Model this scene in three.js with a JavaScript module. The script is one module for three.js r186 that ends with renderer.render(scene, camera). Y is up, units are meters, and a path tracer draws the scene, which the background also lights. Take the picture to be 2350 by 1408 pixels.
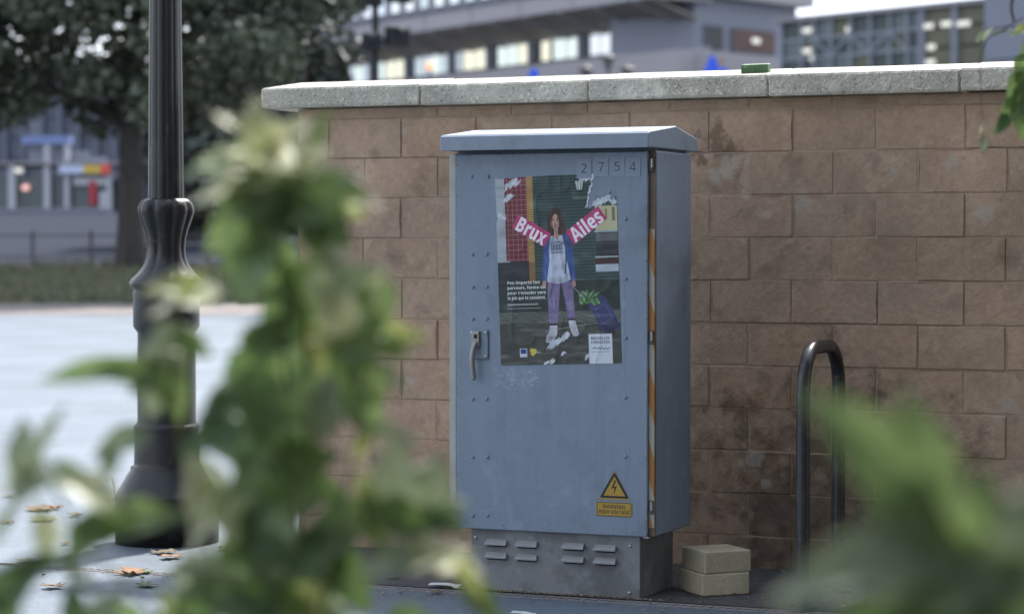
import * as THREE from 'three';
import { RoundedBoxGeometry } from 'three/addons/geometries/RoundedBoxGeometry.js';
import { mergeGeometries } from 'three/addons/utils/BufferGeometryUtils.js';

// ---------------------------------------------------------------- camera, sky, sun, exposure
// World: x runs along the block wall, z comes out of the wall (wall face at z = 0), y is up.
const scene = new THREE.Scene();
const FOCAL = 5550, CX = 1175, CY = 704, HORIZON = 572, YAW = 23 * Math.PI / 180, PITCH = -Math.atan((CY - HORIZON) / FOCAL);
const EYE = new THREE.Vector3(2.8197, 1.09, 7.8977);
const camera = new THREE.PerspectiveCamera(2 * Math.atan(704 / FOCAL) * 180 / Math.PI, 1024 / 613, 0.05, 4000);
camera.position.copy(EYE);
camera.rotation.set(PITCH, YAW, 0, 'YXZ');
camera.focus = 7.65;
camera.userData.fStop = 2.9;
scene.add(camera);

const SUN_DIR = new THREE.Vector3(0.03, 1.22, -1).normalize();
function makeSky() {
  const W = 512, H = 256, d = new Float32Array(W * H * 4), v = new THREE.Vector3();
  for (let j = 0; j < H; j++) for (let i = 0; i < W; i++) {
    const el = ((j + 0.5) / H - 0.5) * Math.PI, az = ((i + 0.5) / W - 0.5) * 2 * Math.PI;
    v.set(Math.cos(el) * Math.cos(az), Math.sin(el), Math.cos(el) * Math.sin(az));
    const up = Math.max(0, Math.sin(el)), k = Math.pow(up, 0.55);
    const c = Math.max(0, v.dot(SUN_DIR)), glow = 0.55 * Math.pow(c, 6) + 0.9 * Math.pow(c, 40);
    const o = (j * W + i) * 4;
    d[o] = 0.86 * (1 - k) + 0.335 * k + glow;
    d[o + 1] = 0.91 * (1 - k) + 0.40 * k + glow * 0.96;
    d[o + 2] = 0.97 * (1 - k) + 0.54 * k + glow * 0.88;
    d[o + 3] = 1;
  }
  const t = new THREE.DataTexture(d, W, H, THREE.RGBAFormat, THREE.FloatType);
  t.mapping = THREE.EquirectangularReflectionMapping; t.magFilter = THREE.LinearFilter; t.needsUpdate = true;
  return t;
}
const skyTexture = makeSky();
scene.background = skyTexture; scene.environment = skyTexture;

const sun = new THREE.DirectionalLight(new THREE.Color(1, 0.955, 0.90), 3.9);
sun.position.copy(SUN_DIR).multiplyScalar(60);
sun.castShadow = true; sun.shadow.radius = 8;
Object.assign(sun.shadow.camera, { left: -30, right: 30, top: 30, bottom: -30, near: 1, far: 200 });
sun.shadow.mapSize.set(2048, 2048);
scene.add(sun, sun.target);

const renderer = new THREE.WebGLRenderer({ antialias: true });
renderer.setSize(1024, 613);
renderer.toneMapping = THREE.LinearToneMapping;
renderer.toneMappingExposure = 2.4;
renderer.shadowMap.enabled = true;

// ---------------------------------------------------------------- helpers
let seed = 20240607;
const rnd = () => { seed = (seed + 0x6D2B79F5) | 0; let t = Math.imul(seed ^ (seed >>> 15), 1 | seed); t = (t + Math.imul(t ^ (t >>> 7), 61 | t)) ^ t; return ((t ^ (t >>> 14)) >>> 0) / 4294967296; };
const rr = (a, b) => a + (b - a) * rnd();
const V = (x, y, z) => new THREE.Vector3(x, y, z);
const RIGHT = V(Math.cos(YAW), 0, -Math.sin(YAW)), FWD = V(-Math.sin(YAW), 0, -Math.cos(YAW)), UP = V(0, 1, 0);
function ray(px, py) {
  const x = (px - CX) / FOCAL, y = -(py - CY) / FOCAL, c = Math.cos(PITCH), s = Math.sin(PITCH);
  return V(0, 0, 0).addScaledVector(RIGHT, x).addScaledVector(UP, y * c + s).addScaledVector(FWD, c - y * s);
}
const at = (px, py, depth) => { const r = ray(px, py); return EYE.clone().addScaledVector(r, depth / r.dot(FWD)); };
const onPlane = (px, py, p0, n) => { const r = ray(px, py); return EYE.clone().addScaledVector(r, p0.clone().sub(EYE).dot(n) / r.dot(n)); };
const onGround = (px, py, y = 0) => { const r = ray(px, py); return EYE.clone().addScaledVector(r, (y - EYE.y) / r.y); };
const onZ = (px, py, z) => { const r = ray(px, py); return EYE.clone().addScaledVector(r, (z - EYE.z) / r.z); };

const used = {};
function numbered(n) { const k = used[n] = (used[n] ?? -1) + 1; return k ? n + '_' + String(k).padStart(3, '0') : n; }
function thing(name, label, category, pos = [0, 0, 0], turn = 0, group) {
  const g = new THREE.Group(); g.name = numbered(name); g.position.set(...pos); g.rotation.y = turn;
  g.userData = { label, category }; if (group) g.userData.group = group;
  scene.add(g); return g;
}
function mesh(name, geo, mat, parent, pos, rot) {
  const m = new THREE.Mesh(geo, mat); m.name = name; m.castShadow = m.receiveShadow = true;
  if (pos) m.position.set(...pos);
  if (rot) m.rotation.set(...rot);
  parent.add(m); return m;
}
function soloThing(name, geo, mat, label, category, pos, rot, group) {
  const m = mesh(numbered(name), geo, mat, scene, pos, rot); m.userData = { label, category }; if (group) m.userData.group = group; return m;
}
function structure(name, geo, mat) { const m = mesh(numbered(name), geo, mat, scene); m.userData.kind = 'structure'; return m; }
const box = (w, h, d, r) => r ? new RoundedBoxGeometry(w, h, d, 1, r) : new THREE.BoxGeometry(w, h, d);
const sharedBox = {};
const ubox = (w, h, d) => sharedBox[[w, h, d]] ??= new THREE.BoxGeometry(w, h, d);

// tileable value noise
function makeNoise(sd) {
  const P = 256, tab = new Float32Array(P * P); let s = sd;
  for (let i = 0; i < P * P; i++) { s = (s * 1664525 + 1013904223) >>> 0; tab[i] = s / 4294967296; }
  const n = (x, y, per) => {
    const xi = Math.floor(x), yi = Math.floor(y), fx = x - xi, fy = y - yi, u = fx * fx * (3 - 2 * fx), v = fy * fy * (3 - 2 * fy);
    const m = (a) => ((a % per) + per) % per;
    const g = (a, b) => tab[m(b) * P + m(a)];
    const a = g(xi, yi), b = g(xi + 1, yi), c = g(xi, yi + 1), d = g(xi + 1, yi + 1);
    return a + (b - a) * u + (c - a) * v + (a - b - c + d) * u * v;
  };
  return (u, v, base = 4, oct = 5, gain = 0.5) => { let f = base, amp = 1, sum = 0, tot = 0; for (let o = 0; o < oct && f <= 256; o++) { sum += amp * n(u * f, v * f, f); tot += amp; amp *= gain; f *= 2; } return sum / tot; };
}
const N1 = makeNoise(11), N2 = makeNoise(77), N3 = makeNoise(505);
function tex(size, fn, srgb = true, h = size) {            // fn(u, v) -> [r, g, b] 0..1 (linear values written as sRGB when srgb)
  const d = new Uint8Array(size * h * 4);
  const enc = (x) => { x = Math.min(1, Math.max(0, x)); return 255 * (srgb ? (x <= 0.0031308 ? 12.92 * x : 1.055 * Math.pow(x, 1 / 2.4) - 0.055) : x); };
  for (let j = 0; j < h; j++) for (let i = 0; i < size; i++) { const c = fn(i / size, j / h), o = (j * size + i) * 4; d[o] = enc(c[0]); d[o + 1] = enc(c[1]); d[o + 2] = enc(c[2]); d[o + 3] = 255; }
  const t = new THREE.DataTexture(d, size, h); t.wrapS = t.wrapT = THREE.RepeatWrapping; t.magFilter = THREE.LinearFilter; t.minFilter = THREE.LinearMipmapLinearFilter; t.generateMipmaps = true;
  if (srgb) t.colorSpace = THREE.SRGBColorSpace; t.needsUpdate = true; return t;
}
function canvasTex(w, h, draw) {
  const c = document.createElement('canvas'); c.width = w; c.height = h; draw(c.getContext('2d'), w, h);
  const t = new THREE.CanvasTexture(c); t.colorSpace = THREE.SRGBColorSpace; return t;
}
const lin = (r, g, b) => new THREE.Color().setRGB(r, g, b);
const std = (o) => new THREE.MeshStandardMaterial(o);
// box-projected uv in metres
function metreUV(geo, scale = 1, off = [0, 0]) {
  const g = geo, p = g.attributes.position, n = g.attributes.normal, uv = new Float32Array(p.count * 2);
  for (let i = 0; i < p.count; i++) {
    const ax = Math.abs(n.getX(i)), ay = Math.abs(n.getY(i)), az = Math.abs(n.getZ(i)), x = p.getX(i), y = p.getY(i), z = p.getZ(i);
    const [a, b] = az >= ax && az >= ay ? [x, y] : ax >= ay ? [z, y] : [x, z];
    uv[2 * i] = a * scale + off[0]; uv[2 * i + 1] = b * scale + off[1];
  }
  g.setAttribute('uv', new THREE.BufferAttribute(uv, 2)); return g;
}

// ---------------------------------------------------------------- materials
const blockMap = tex(256, (u, v) => { const a = N1(u, v, 4, 6, 0.55), c = N3(u, v, 64, 3, 0.7), k = 0.66 + 0.6 * a + 0.3 * (c - 0.5); return [0.47 * k, 0.34 * k, 0.25 * k]; });
// face of the block wall, mapped in wall coordinates: grain and patches, lime blooms, soot and shaded grime where the photograph shows them
const WALL_W = 3.1, WALL_H = 1.62, WALL_X = -1.39;
const limeSpots = [[1660, 388, 0.045], [1640, 400, 0.035], [1690, 372, 0.03], [1712, 450, 0.02], [2182, 372, 0.03], [2256, 482, 0.035], [1835, 470, 0.03], [1764, 492, 0.02], [1704, 552, 0.022], [1820, 548, 0.02], [1730, 1050, 0.035], [1762, 1105, 0.03], [1700, 1062, 0.02], [1650, 1130, 0.02], [1003, 462, 0.03], [1040, 470, 0.02], [925, 300, 0.015], [940, 876, 0.018], [2312, 935, 0.05], [2285, 955, 0.03], [1746, 838, 0.02], [2050, 395, 0.025]].map(([x, y, r]) => { const p = onZ(x, y, 0); return [p.x, p.y, r]; });
const sootSpots = [[1640, 335, 0.075], [1610, 350, 0.05], [1675, 345, 0.04]].map(([x, y, r]) => { const p = onZ(x, y, 0); return [p.x, p.y, r]; });
const wallMap = tex(1600, (u, v) => {
  const x = WALL_X + u * WALL_W, y = v * WALL_H, p = x * 0.9 + 3, q = y * 0.9 + 3;
  const a = N1(p, q, 4, 6, 0.55), b = N2(p, q, 3, 4), c = N3(p, q, 64, 3, 0.75), w = N3(p, q, 8, 5, 0.6), f = N2(p, q, 24, 4, 0.65);
  let k = 0.63 + 0.5 * a + 0.3 * (c - 0.5);
  const pale = Math.max(0, w - 0.60) * 2.0, rust = Math.max(0, b - 0.52) * 1.6, dark = Math.max(0, 0.38 - N2(p + 0.3, q, 12, 5)) * 1.5;
  k *= 1 - Math.min(0.45, dark);
  const dx = (x - 0.56) / 0.52, dy = (y - 0.1) / 0.56, grimeShade = Math.min(1, Math.max(0, (1.0 - Math.hypot(dx, dy) + (a - 0.5) * 1.5 + (f - 0.5) * 0.6) * 2.6));
  k *= 1 - grimeShade * (0.5 + 0.45 * (f - 0.4));  // low right wall: mottled grime plus cabinet shade painted into the tone
  let lime = 0, soot = 0;
  for (const [cx, cy, r] of limeSpots) { const d = Math.hypot(x - cx, y - cy) / r; if (d < 1.6) lime = Math.max(lime, Math.min(1, Math.max(0, (1 - d + (f - 0.5) * 2.6) * 1.8))); }
  for (const [cx, cy, r] of sootSpots) { const d = Math.hypot(x - cx, y - cy) / r; if (d < 1.6) soot = Math.max(soot, Math.min(1, Math.max(0, (1 - d + (f - 0.5) * 3) * 1.6))); }
  k *= 1 - 0.5 * soot; lime *= 0.62;
  return [0.485 * k * (1 - lime) + 0.10 * pale + 0.06 * rust + 0.46 * lime, 0.345 * k * (1 - lime) + 0.09 * pale + 0.012 * rust + 0.41 * lime, 0.245 * k * (1 - lime) + 0.075 * pale - 0.02 * rust + 0.34 * lime];
}, true, 836);
const grainBump = tex(512, (u, v) => { const a = 0.6 * N1(u, v, 64, 3, 0.7) + 0.4 * N2(u, v, 8, 4); return [a, a, a]; }, false);
const wallBump = grainBump.clone(); wallBump.repeat.set(5, 2.6); wallBump.needsUpdate = true;
const blockMats = [[1, 1, 1], [0.98, 0.97, 0.97], [1.02, 1.0, 0.99], [0.99, 1.0, 1.0], [1.02, 0.99, 0.97], [0.97, 0.98, 0.98]].map((c) => std({ map: wallMap, color: lin(...c), roughness: 0.93, bumpMap: wallBump, bumpScale: 0.003 }));
const mortarMat = std({ map: blockMap, color: lin(0.9, 0.92, 0.92), roughness: 1, bumpMap: grainBump, bumpScale: 0.004 });
const copingMap = tex(1024, (u, v) => {
  const a = N1(u, v, 6, 5), sp = N2(u, v, 128, 2, 0.8), sp2 = N3(u, v, 128, 2, 0.8), l = N3(u, v, 10, 4);
  let k = 0.46 + 0.18 * (a - 0.5) * 2;
  if (sp > 0.72) k += 0.22; if (sp2 < 0.24) k -= 0.24; if (l > 0.6) k += (l - 0.6) * 0.9;
  return [k * 1.06, k, k * 0.83];
});
const copingMat = std({ map: copingMap, roughness: 0.9, bumpMap: grainBump, bumpScale: 0.007 });
const pavingMap = tex(1024, (u, v) => {
  const a = N1(u, v, 3, 6, 0.55), b = N2(u, v, 128, 2, 0.8), c = N3(u, v, 12, 4);
  const k = 0.128 + 0.075 * (a - 0.5) + 0.06 * (b - 0.5) - 0.07 * Math.max(0, c - 0.6);
  return [k * 0.78, k, k * 1.24];
});
const pavingMat = std({ map: pavingMap, roughness: 0.62, bumpMap: grainBump, bumpScale: 0.003 });
const asphaltMap = tex(512, (u, v) => { const a = N1(u, v, 4, 5), b = N2(u, v, 128, 2, 0.9), k = 0.062 + 0.05 * (a - 0.5) + 0.06 * (b - 0.5); return [k, k, k * 1.04]; });
const asphaltMat = std({ map: asphaltMap, roughness: 0.85, bumpMap: grainBump, bumpScale: 0.006 });
const roadMat = new THREE.MeshPhysicalMaterial({ color: lin(0.024, 0.028, 0.042), roughness: 0.95, specularIntensity: 0.1 });  // even asphalt tone lowered to hold the tree shade over the street
const soilMat = std({ map: tex(512, (u, v) => { const a = N1(u, v, 16, 5, 0.6), k = 0.03 + 0.07 * a; return [k * 1.15, k * 0.9, k * 0.65]; }), roughness: 1, bumpMap: grainBump, bumpScale: 0.03 });
const litterMat = std({ map: tex(256, (u, v) => { const a = N1(u, v, 32, 3, 0.8), k = 0.07 + 0.17 * a; return [k * 1.1, k * 0.95, k * 0.9]; }), roughness: 1 });
const turfMat = std({ map: tex(256, (u, v) => { const a = N1(u, v, 16, 4, 0.6), k = 0.06 + 0.1 * a; return [k * 0.9, k, k * 0.75]; }), roughness: 1 });

// cabinet paint with grime, chalking and scratches
function paint(r, g, b, sd) {
  return tex(512, (u, v) => {
    const a = N1(u + sd, v, 3, 5), s = N2(u * 1, v, 64, 3, 0.7), str = N3(u, v * 0.125, 32, 3), p = N2(u, v + sd, 9, 5, 0.6), q = N3(u + sd, v, 7, 5, 0.62);
    let k = 0.95 + 0.14 * (a - 0.5) + 0.07 * (s - 0.5) + 0.12 * (str - 0.5);
    const chalk = Math.max(0, p - 0.62) * 1.1, dirt = Math.max(0, q - 0.60) * 1.5;
    k *= 1 - Math.min(0.3, dirt * 0.6);
    return [r * k + chalk * 0.25 + dirt * 0.02, g * k + chalk * 0.25 + dirt * 0.008, b * k + chalk * 0.24 - dirt * 0.015];
  });
}
const doorMap = (() => {                 // painted sheet with scratches, run marks, chips and glue left round the poster; drawn in door coordinates
  const P = paint(0.222, 0.28, 0.362, 0.13), W = 512, src = P.image.data;
  return canvasTex(620, 1140, (c, w, h) => {
    const im = c.createImageData(w, h); for (let j = 0; j < h; j++) for (let i = 0; i < w; i++) { const a = ((Math.floor(j * 0.55) % W) * W + (Math.floor(i * 0.55) % W)) * 4, o = (j * w + i) * 4; for (let e = 0; e < 3; e++) im.data[o + e] = src[a + e]; im.data[o + 3] = 255; } c.putImageData(im, 0, 0);
    let s = 71; const r = () => (s = (s * 16807) % 2147483647) / 2147483647;
    for (let i = 0; i < 150; i++) { const x = r() * w, y = r() * h, l = 10 + r() * 60, a = r() * 6.28; c.strokeStyle = r() < 0.5 ? `rgba(190,198,206,${0.1 + r() * 0.22})` : `rgba(60,66,76,${0.1 + r() * 0.2})`; c.lineWidth = 0.6 + r() * 1.2; c.beginPath(); c.moveTo(x, y); c.quadraticCurveTo(x + Math.cos(a) * l * 0.5 + r() * 6, y + Math.sin(a) * l * 0.5, x + Math.cos(a) * l, y + Math.sin(a) * l); c.stroke(); }
    for (let i = 0; i < 70; i++) { const x = r() * w, y = r() * h, l = 40 + r() * 220; c.fillStyle = `rgba(${r() < 0.6 ? '74,72,70' : '150,158,168'},${0.03 + r() * 0.06})`; c.fillRect(x, y, 2 + r() * 7, l); c.fillRect(x + 1, y + l, 2 + r() * 3, l * 0.4); }
    for (let i = 0; i < 260; i++) { const e = r(), x = e < 0.25 ? r() * 8 : e < 0.5 ? w - r() * 8 : r() * w, y = e < 0.5 ? r() * h : e < 0.75 ? h - r() * r() * 70 : r() * 6; c.fillStyle = `rgba(${r() < 0.5 ? '96,68,50' : '50,52,56'},${0.25 + r() * 0.4})`; c.beginPath(); c.ellipse(x, y, 0.6 + r() * 2.2, 0.6 + r() * 1.8, 0, 0, 7); c.fill(); }
    for (let i = 0; i < 120; i++) { c.fillStyle = `rgba(176,182,190,${0.05 + r() * 0.13})`; c.beginPath(); c.ellipse(125 + r() * 150, 648 + r() * 60, 2 + r() * 11, 1 + r() * 6, r() * 3, 0, 7); c.fill(); }
    for (let i = 0; i < 60; i++) { c.fillStyle = `rgba(170,178,188,${0.05 + r() * 0.1})`; c.fillRect(520 + r() * 20, 60 + r() * 560, 2 + r() * 14, 3 + r() * 22); }
  });
})();
const doorMat = std({ map: doorMap, roughness: 0.5, metalness: 0.0 });
const sideMap = paint(0.22, 0.276, 0.35, 0.57);
const sideMat = std({ map: sideMap, roughness: 0.46 });
const lidMat = std({ map: paint(0.235, 0.29, 0.365, 0.37), roughness: 0.42 });
const plinthMat = std({ map: paint(0.225, 0.24, 0.25, 0.83), roughness: 0.55 });
const splashMat = std({ map: tex(512, (u, v) => { const a = N1(u, v, 6, 6, 0.62), b = N2(u, v, 48, 3, 0.75), c = N3(u, v, 12, 5, 0.6), d = Math.min(1, Math.max(0, (a - 0.44) * 5)), r = Math.max(0, c - 0.62) * 2, k = (1 - 0.38 * d) * (0.92 + 0.25 * (b - 0.5)); return [0.235 * k + r * 0.05, 0.248 * k + r * 0.02, 0.256 * k]; }), roughness: 0.62 });
const frameMat = std({ map: paint(0.43, 0.43, 0.41, 0.21), roughness: 0.5 });
const darkMat = std({ color: lin(0.012, 0.012, 0.013), roughness: 0.9 });
const hingeMat = std({ color: lin(0.10, 0.095, 0.085), roughness: 0.7, metalness: 0.3 });
const zincMat = std({ color: lin(0.42, 0.42, 0.41), roughness: 0.38, metalness: 0.85 });
const dullMetal = std({ color: lin(0.30, 0.29, 0.27), roughness: 0.5, metalness: 0.55 });
const rustStripMat = std({ map: tex(256, (u, v) => { const a = N1(u, v, 8, 5, 0.65), k = 0.06 + 0.13 * a; return [k * 1.25, k * 0.95, k * 0.72]; }), roughness: 0.85 });
const ironMap = tex(512, (u, v) => { const a = N1(u, v, 5, 5, 0.6), b = N2(u, v, 24, 4, 0.6), d = Math.max(0, b - 0.6) * 1.2, k = 0.02 + 0.014 * (a - 0.5); return [k * 1.02 + d * 0.10, k + d * 0.092, k * 0.98 + d * 0.07]; });
const ironMat = std({ map: ironMap, roughness: 0.4, metalness: 0.15, bumpMap: grainBump, bumpScale: 0.001 });
const hoopMat = std({ map: tex(256, (u, v) => { const a = N1(u, v, 6, 5, 0.6), b = N2(u, v, 20, 4), d = Math.max(0, b - 0.58) * 2, k = 0.035; return [k + d * 0.12, k + d * 0.09, k * 1.1 + d * 0.06]; }), roughness: 0.33, metalness: 0.35 });

// ================================================================ GROUND
// height of the land by depth in front of the camera: flat square, a planted bank, a street that climbs beyond it
const landRows = [[-400, 0], [41, 0], [42.4, 0.03], [50, 0.66], [106, 2.78], [170, 3.2], [3000, 3.2]];
function landHeight(d) { for (let i = 1; i < landRows.length; i++) if (d <= landRows[i][0]) { const [a, ha] = landRows[i - 1], [b, hb] = landRows[i]; return ha + (hb - ha) * Math.max(0, (d - a) / (b - a)); } return 3.2; }
const lateral = (l, d, y) => V(EYE.x, y, EYE.z).addScaledVector(RIGHT, l).addScaledVector(FWD, d);
function landSheet(rows, l0, l1, lift, cols = 1) {
  const pos = [], uv = [], idx = [];
  rows.forEach((d, r) => { for (let c = 0; c <= cols; c++) { const p = lateral(l0 + (l1 - l0) * c / cols, d, landHeight(d) + lift); pos.push(p.x, p.y, p.z); uv.push(p.x / 2.2, p.z / 2.2); } });
  for (let r = 0; r < rows.length - 1; r++) for (let c = 0; c < cols; c++) { const a = r * (cols + 1) + c, b = a + 1, e = a + cols + 1, f = e + 1; idx.push(a, b, f, a, f, e); }
  const g = new THREE.BufferGeometry(); g.setAttribute('position', new THREE.Float32BufferAttribute(pos, 3)); g.setAttribute('uv', new THREE.Float32BufferAttribute(uv, 2)); g.setIndex(idx); g.computeVertexNormals(); return g;
}
const CH = { x0: -4.2, x1: 3.3, z0: 0.872, z1: 0.932 };      // line drain
{
  const c = [lateral(-1500, -400, 0), lateral(1500, -400, 0), lateral(1500, 41, 0), lateral(-1500, 41, 0)];
  const s = new THREE.Shape(c.map((p) => new THREE.Vector2(p.x, -p.z)));
  s.holes.push(new THREE.Path([[CH.x0, CH.z0], [CH.x1, CH.z0], [CH.x1, CH.z1], [CH.x0, CH.z1]].map(([x, z]) => new THREE.Vector2(x, -z))));
  let flat = new THREE.ShapeGeometry(s); flat.rotateX(-Math.PI / 2);
  const p = flat.attributes.position, uv = new Float32Array(p.count * 2); for (let i = 0; i < p.count; i++) { uv[2 * i] = p.getX(i) / 2.2; uv[2 * i + 1] = p.getZ(i) / 2.2; }
  flat.setAttribute('uv', new THREE.BufferAttribute(uv, 2));
  const far = landSheet([41, 42.4, 50, 106, 170, 3000], -1500, 1500, 0);
  structure('ground', mergeGeometries([flat, far].map((g) => { const n = g.index ? g.toNonIndexed() : g; n.computeVertexNormals(); return n; })), pavingMat);
}
structure('leaf_litter_strip', landSheet([40.2, 41, 42.4, 43.2], -60, 40, 0.008), litterMat);
structure('grass_bank', landSheet([43.2, 50, 51], -60, 40, 0.008), turfMat);
structure('road', landSheet([51.4, 70, 106, 170, 300], -160, 160, 0.008), roadMat);
{ // strip of asphalt between the drain and the wall
  const g = new THREE.PlaneGeometry(3.9, 0.868); g.rotateX(-Math.PI / 2); g.translate(-1.36 + 1.95, 0.004, 0.434);
  const u = g.attributes.uv; for (let i = 0; i < u.count; i++) u.setXY(i, u.getX(i) * 3.9, u.getY(i) * 0.87);
  structure('asphalt_strip', g, asphaltMat);
  const bs = new THREE.Shape([[-1.6, -9.5], [6.2, -9.5], [6.2, -1.35], [0.75, -1.35], [0.5, -4.2], [-1.6, -4.4]].map(([x, y]) => new THREE.Vector2(x, y))), b = new THREE.ShapeGeometry(bs); b.rotateX(-Math.PI / 2); b.translate(0, 0.004, 0);
  structure('planting_bed', b, soilMat);  // soil bed, its unseen reach toward the wall added to cut ground bounce
}
{ // grass blades on the bank
  const g = new THREE.BufferGeometry();
  g.setAttribute('position', new THREE.Float32BufferAttribute([-0.012, 0, 0, 0.012, 0, 0, 0.02, 1, 0.12, 0.008, 0.55, 0.03, -0.012, 0.55, 0.03], 3)); g.setIndex([0, 1, 3, 0, 3, 4, 4, 3, 2]); g.computeVertexNormals();
  const n = 9000, im = new THREE.InstancedMesh(g, std({ color: lin(0.12, 0.14, 0.095), roughness: 0.9 }), n), o = new THREE.Object3D();
  for (let i = 0; i < n; i++) {
    const d = rr(43.4, 50.4), p = lateral(rr(-11, -3.5), d, landHeight(d)); const k = N1(p.x * 0.05 + 5, p.z * 0.05 + 5, 8, 3);
    o.position.copy(p); o.rotation.set(rr(-0.3, 0.3), rr(0, 6.28), rr(-0.3, 0.3)); const h = rr(0.06, 0.3) * (0.4 + k); o.scale.set(1.6, h, h); o.updateMatrix(); im.setMatrixAt(i, o.matrix);
    const c = rr(0.7, 1.3); im.setColorAt(i, lin(c * rr(0.9, 1.3), c, c * 0.9));
  }
  im.name = 'grass'; im.userData = { kind: 'stuff', label: 'tall uncut grass on the bank under the tree', category: 'grass' }; im.castShadow = im.receiveShadow = true; scene.add(im);
}

// ================================================================ LINE DRAIN
{
  const t = thing('line_drain', 'narrow slotted line drain in the paving in front of the cabinet', 'drain', [(CH.x0 + CH.x1) / 2, 0, (CH.z0 + CH.z1) / 2]);
  const L = CH.x1 - CH.x0, W = CH.z1 - CH.z0;
  const chGeo = mergeGeometries([[L, 0.004, W, 0, -0.1, 0], [L, 0.1, 0.004, 0, -0.052, -W / 2 - 0.002], [L, 0.1, 0.004, 0, -0.052, W / 2 + 0.002]].map(([a, b, c, x, y, z]) => new THREE.BoxGeometry(a, b, c).translate(x, y, z)));
  mesh('channel', chGeo, soilMat, t);
  const gm = std({ color: lin(0.26, 0.25, 0.25), roughness: 0.75, metalness: 0.1 });
  for (const s of [-1, 1]) mesh('rim', ubox(L, 0.012, 0.007), gm, t, [0, -0.004, s * (W / 2 - 0.0035)]);
  const bar = new THREE.BufferGeometry(); {
    const b = new THREE.BoxGeometry(0.0125, 0.011, W - 0.014), p = b.attributes.position; for (let i = 0; i < p.count; i++) p.setX(i, p.getX(i) + p.getZ(i) * -0.45); b.computeVertexNormals(); bar.copy(b);
  }
  for (let i = 0; i < 150; i++) { const x = -1.9 + i * 0.029; if (x > L / 2 - 0.02) break; mesh('bar', bar, gm, t, [x + 0.35, -0.0045, 0]); }
}

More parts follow.
